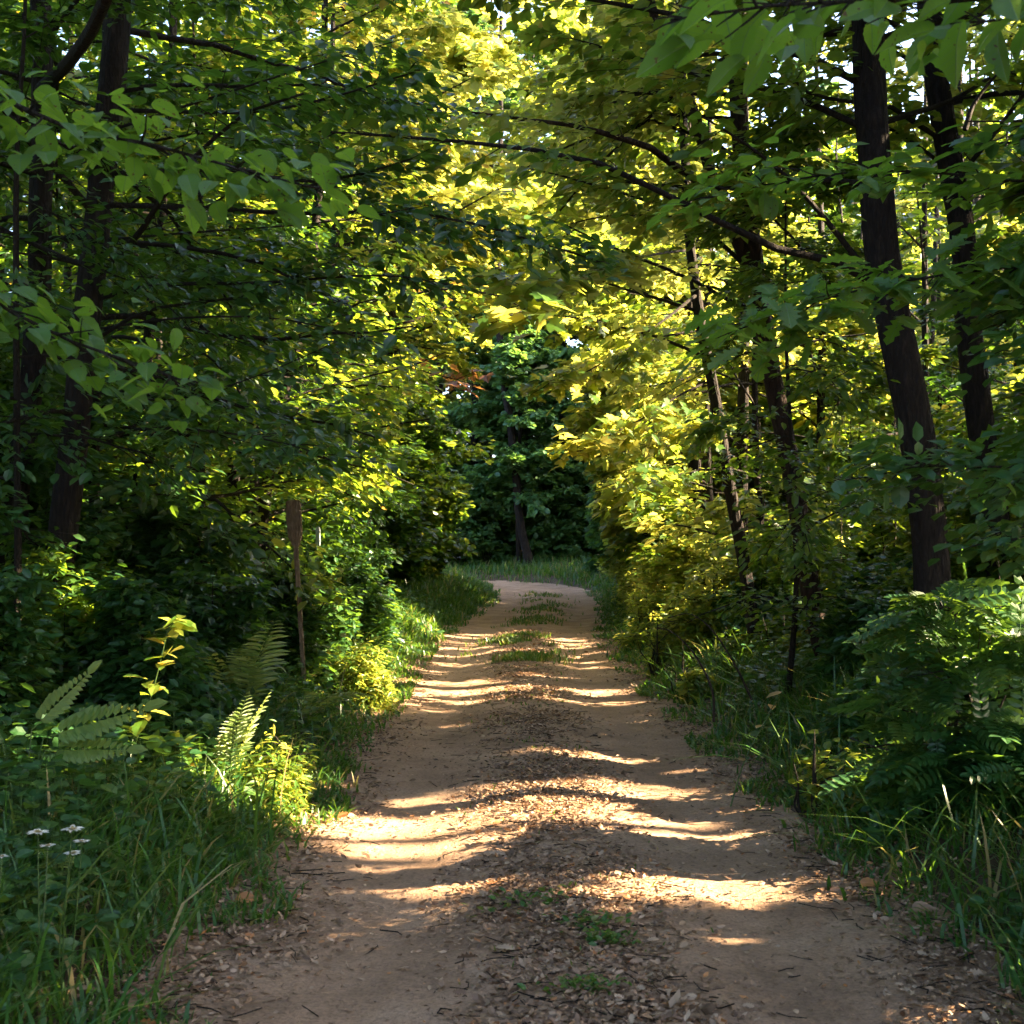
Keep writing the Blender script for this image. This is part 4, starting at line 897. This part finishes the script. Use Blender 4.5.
# grass at the bend and on the crest
mb = MB()
n = 16000; x = rng.uniform(-9, 6, n); y = rng.uniform(40, 57, n); d = np.abs(dist_track(x, y)); k = d > 1.5 + .25 * noise2(x, y, 71, 3, 2.); x, y, d = x[k], y[k], d[k]
blades(mb, rng, x, y, rng.uniform(.15, .5, len(x)) * (.6 + .5 * sstep(1.5, 3, d)), rng.uniform(.012, .022, len(x)))
n = 14000; y = rng.uniform(24, 46, n); x = cxY(y) - 1.35 - 3. * rng.random(n) ** 1.2; d = cxY(y) - x; k = d > 1.5 + .2 * noise2(x, y, 73, 3, 2.); x, y, d = x[k], y[k], d[k]
blades(mb, rng, x, y, rng.uniform(.2, .6, len(x)) * (.5 + .7 * sstep(1.5, 3, d)), rng.uniform(.008, .018, len(x)))
tag(mb.build('bend_grass', M['grass']), 'cool green grass edging the bend of the track', 'grass', kind='stuff')
mb = MB()
def strip(n, y0, y1, w, h):
    y = rng.uniform(y0, y1, n); x = cxY(y) + rng.normal(0, w, n); k = noise2(x, y, 81, 3, 2.6) > .0
    blades(mb, rng, x[k], y[k], rng.uniform(.4, 1.2, k.sum()) * h, np.clip(.002 + .0004 * y[k], .003, .012), rnd=.4 + .6 * rng.random(k.sum()))
strip(4200, 18.5, 24, .3, .13); strip(2600, 27, 41, .3, .12); strip(900, 5, 18, .25, .05)
tag(mb.build('strip_grass', M['grass']), 'sparse yellowish grass on the raised strip between the wheel ruts', 'grass', kind='stuff')
for i, (a, b, Y, s, lab) in enumerate([(528, 912, 6.15, .11, 'largest fresh green tuft on the leaf covered strip between the ruts'), (590, 940, 5.75, .07, 'small blue green sprig below the largest tuft between the ruts'),
                                       (585, 1008, 4.9, .08, 'yellowish moss like tuft at the near end of the strip'), (606, 958, 5.5, .05, 'tiny dark green sprig near the middle of the strip')]):
    q = P(a, b, Y); q[2] = float(H(q[0], Y)); n = 120; mb = MB(); te = empty('green_tuft', q, lab, 'weed'); r_ = np.random.default_rng(900 + i)
    x = q[0] + r_.normal(0, s, n); y = Y + r_.normal(0, s * .7, n)
    p = np.stack([x, y, H(x, y) + r_.uniform(.0, .05, n)], 1); az = r_.uniform(0, 6.28, n)
    leaves(mb, OVAL, p, np.stack([np.cos(az), np.sin(az), r_.uniform(.1, .8, n)], 1), unit(r_.normal(0, .5, (n, 3)) + np.array([0, 0, 1.])), r_.uniform(.02, .045, n), r_.uniform(.3, 1, n), 0)
    mb.build('foliage', M['grass'], te)

# fallen leaves: on the strip between the ruts and along both edges
mb = MB()
n = 95000; u = rng.random(n); y = 3.4 * (26 / 3.4) ** u
pick = rng.random(n); t = np.where(pick < .52, rng.normal(0, .27, n), np.where(pick < .71, -1.4 + rng.normal(0, .22, n), np.where(pick < .9, 1.42 + rng.normal(0, .2, n), rng.uniform(-1.6, 1.6, n))))
k = (rng.random(n) < np.where(pick >= .9, .16, .75 + .6 * noise2(t * 2, y * 1.2, 91, 3, 1.5)))
y, t = y[k], t[k]; x = cxY(y) + t; n = len(x)
az = rng.uniform(0, 6.28, n); p = np.stack([x, y, H(x, y) + .008 + rng.random(n) * .016], 1)
d = np.stack([np.cos(az), np.sin(az), rng.normal(0, .25, n)], 1); nr = unit(rng.normal(0, .38, (n, 3)) + np.array([0, 0, 1.]))
sz = rng.uniform(.016, .036, n) * rng.choice([.7, 1, 1.25], n) * np.where(rng.random(n) < .04, 1.9, 1.)
h = rng.random(n) ** 1.1
cut = n // 3
LCURL = (tpl_oval(.26, .10)[0] * np.array([1, 1, 2.6]), tpl_oval(.26)[1]); LCURL2 = (tpl_oval(.34, .05)[0] * np.array([1, 1, -2.]), tpl_oval(.3)[1])
leaves(mb, LCURL, p[:cut], d[:cut], nr[:cut], sz[:cut], h[:cut], 0)
leaves(mb, LCURL2, p[cut:2 * cut], d[cut:2 * cut], nr[cut:2 * cut], sz[cut:2 * cut], h[cut:2 * cut], 0)
leaves(mb, OAK, p[2 * cut:], d[2 * cut:], nr[2 * cut:], sz[2 * cut:] * 1.2, h[2 * cut:], 0)
tag(mb.build('fallen_leaves', M['litter']), 'brown and grey fallen leaves on the strip between the ruts and along the edges', 'leaves', kind='stuff')
mb = MB(); n = 1300; y = 3.5 * (15 / 3.5) ** rng.random(n); t = np.where(rng.random(n) < .5, rng.normal(0, .35, n), rng.choice([-1.4, 1.42], n) + rng.normal(0, .2, n)); x = cxY(y) + t
az = rng.uniform(0, 6.28, n); ln_ = rng.uniform(.03, .16, n); d = np.stack([np.cos(az), np.sin(az), rng.normal(0, .05, n)], 1); c = np.stack([x, y, H(x, y) + .018], 1)
kk = rng.normal(0, .12, (n, 3)) * ln_[:, None] * np.array([1, 1, .2])
v, f = tubes(np.stack([c - d * ln_[:, None] / 2, c + kk, c + d * ln_[:, None] / 2], 1), np.repeat(rng.uniform(.0012, .003, n)[:, None], 3, 1), 4); mb.add(v, f, 0, True)
tag(mb.build('fallen_twigs', M['twig']), 'short broken twigs lying among the fallen leaves', 'twigs', kind='stuff')
# single larger fallen leaves that catch the eye
for a, b, s, lab in [(236, 906, .10, 'rust coloured fallen leaf at the grass edge below the white flowers'), (860, 892, .09, 'brown curled leaf standing at the grass edge of the bright side'), (912, 918, .10, 'dull brown fallen leaf lying among smaller ones near the grass corner')]:
    Y = CAMZ * F / (b - HOR); q = P(a, b, Y); q[2] = float(H(q[0], Y)) + .03; mb = MB()
    leaves(mb, BROAD, q[None], np.array([[.9, -.2, .15]]), unit(np.array([[.2, -.5, .8]])), np.array([s]), np.array([.97 if s != .10 or a < 300 else .6]), 0)
    tag(mb.build('fallen_leaf', M['litter']), lab, 'leaf')
# small stones pressed into the ruts
mb = MB(); n = 1500; y = 3.6 * (16 / 3.6) ** rng.random(n); t = rng.uniform(-1.4, 1.4, n); x = cxY(y) + t
ico = np.array([(0, 0, 1), (.9, 0, .3), (.3, .85, .3), (-.7, .5, .3), (-.7, -.5, .3), (.3, -.85, .3), (.7, .5, -.4), (-.3, .8, -.4), (-.9, 0, -.4), (-.3, -.8, -.4), (.7, -.5, -.4)])
fc = np.array([(0, 1, 2), (0, 2, 3), (0, 3, 4), (0, 4, 5), (0, 5, 1), (1, 6, 2), (2, 7, 3), (3, 8, 4), (4, 9, 5), (5, 10, 1), (2, 6, 7), (3, 7, 8), (4, 8, 9), (5, 9, 10), (1, 10, 6)])
az = rng.uniform(0, 6.28, n); sc = rng.uniform(.004, .011, n)
leaves(mb, (ico * np.array([1, 1.3, .6]), [fc]), np.stack([x, y, H(x, y) + .004], 1), np.stack([np.cos(az), np.sin(az), 0 * az], 1), np.repeat([[0, 0, 1.]], n, 0), sc, rng.random(n), 0)
tag(mb.build('gravel', M['dirt']), 'small stones pressed into the dirt', 'gravel', kind='stuff')

# ------------------------------------------------------------------ light, sky, camera
sc = bpy.context.scene
w = bpy.data.worlds.new('World'); sc.world = w; w.use_nodes = True
nt = w.node_tree; nt.nodes.clear()
sky = nt.nodes.new('ShaderNodeTexSky'); sky.sky_type = 'NISHITA'; sky.sun_disc = False
sky.sun_elevation = SUN_EL; sky.sun_rotation = SUN_AZ; sky.air_density = .7; sky.dust_density = 3.; sky.ozone_density = 1.
bg = nt.nodes.new('ShaderNodeBackground'); bg.inputs['Strength'].default_value = .08
wo = nt.nodes.new('ShaderNodeOutputWorld'); nt.links.new(sky.outputs[0], bg.inputs[0]); nt.links.new(bg.outputs[0], wo.inputs[0])
l = bpy.data.lights.new('sun', 'SUN'); l.energy = 5.0; l.angle = math.radians(.5); l.color = (1, .78, .51)
lo = bpy.data.objects.new('sun', l); C.objects.link(lo); lo.location = (30, 12, 25)
import mathutils
lo.rotation_euler = mathutils.Vector(S).to_track_quat('Z', 'Y').to_euler()
cam = bpy.data.cameras.new('camera'); co = bpy.data.objects.new('camera', cam); C.objects.link(co)
co.location = (0, 0, CAMZ); co.rotation_euler = (PI / 2, 0, 0)
cam.sensor_width = 36; cam.lens = 36 * F / 1024; cam.shift_y = (HOR - 512) / 1024; cam.clip_end = 1500; cam.clip_start = .05
cam.dof.use_dof = True; cam.dof.focus_distance = 11; cam.dof.aperture_fstop = 8
sc.camera = co
sc.view_settings.view_transform = 'Standard'; sc.view_settings.look = 'None'; sc.view_settings.gamma = 1
sc.view_settings.exposure = 4.1
sc.render.engine = 'CYCLES'
cy = sc.cycles
cy.max_bounces = 7; cy.diffuse_bounces = 4; cy.glossy_bounces = 2; cy.transmission_bounces = 5; cy.transparent_max_bounces = 4
cy.use_denoising = True; cy.denoising_prefilter = 'ACCURATE'
try: cy.denoiser = 'OPENIMAGEDENOISE'
except Exception: pass
cy.sample_clamp_indirect = 4
print('trees', TREES, 'verts', sum(len(o.data.vertices) for o in bpy.data.objects if o.type == 'MESH'))
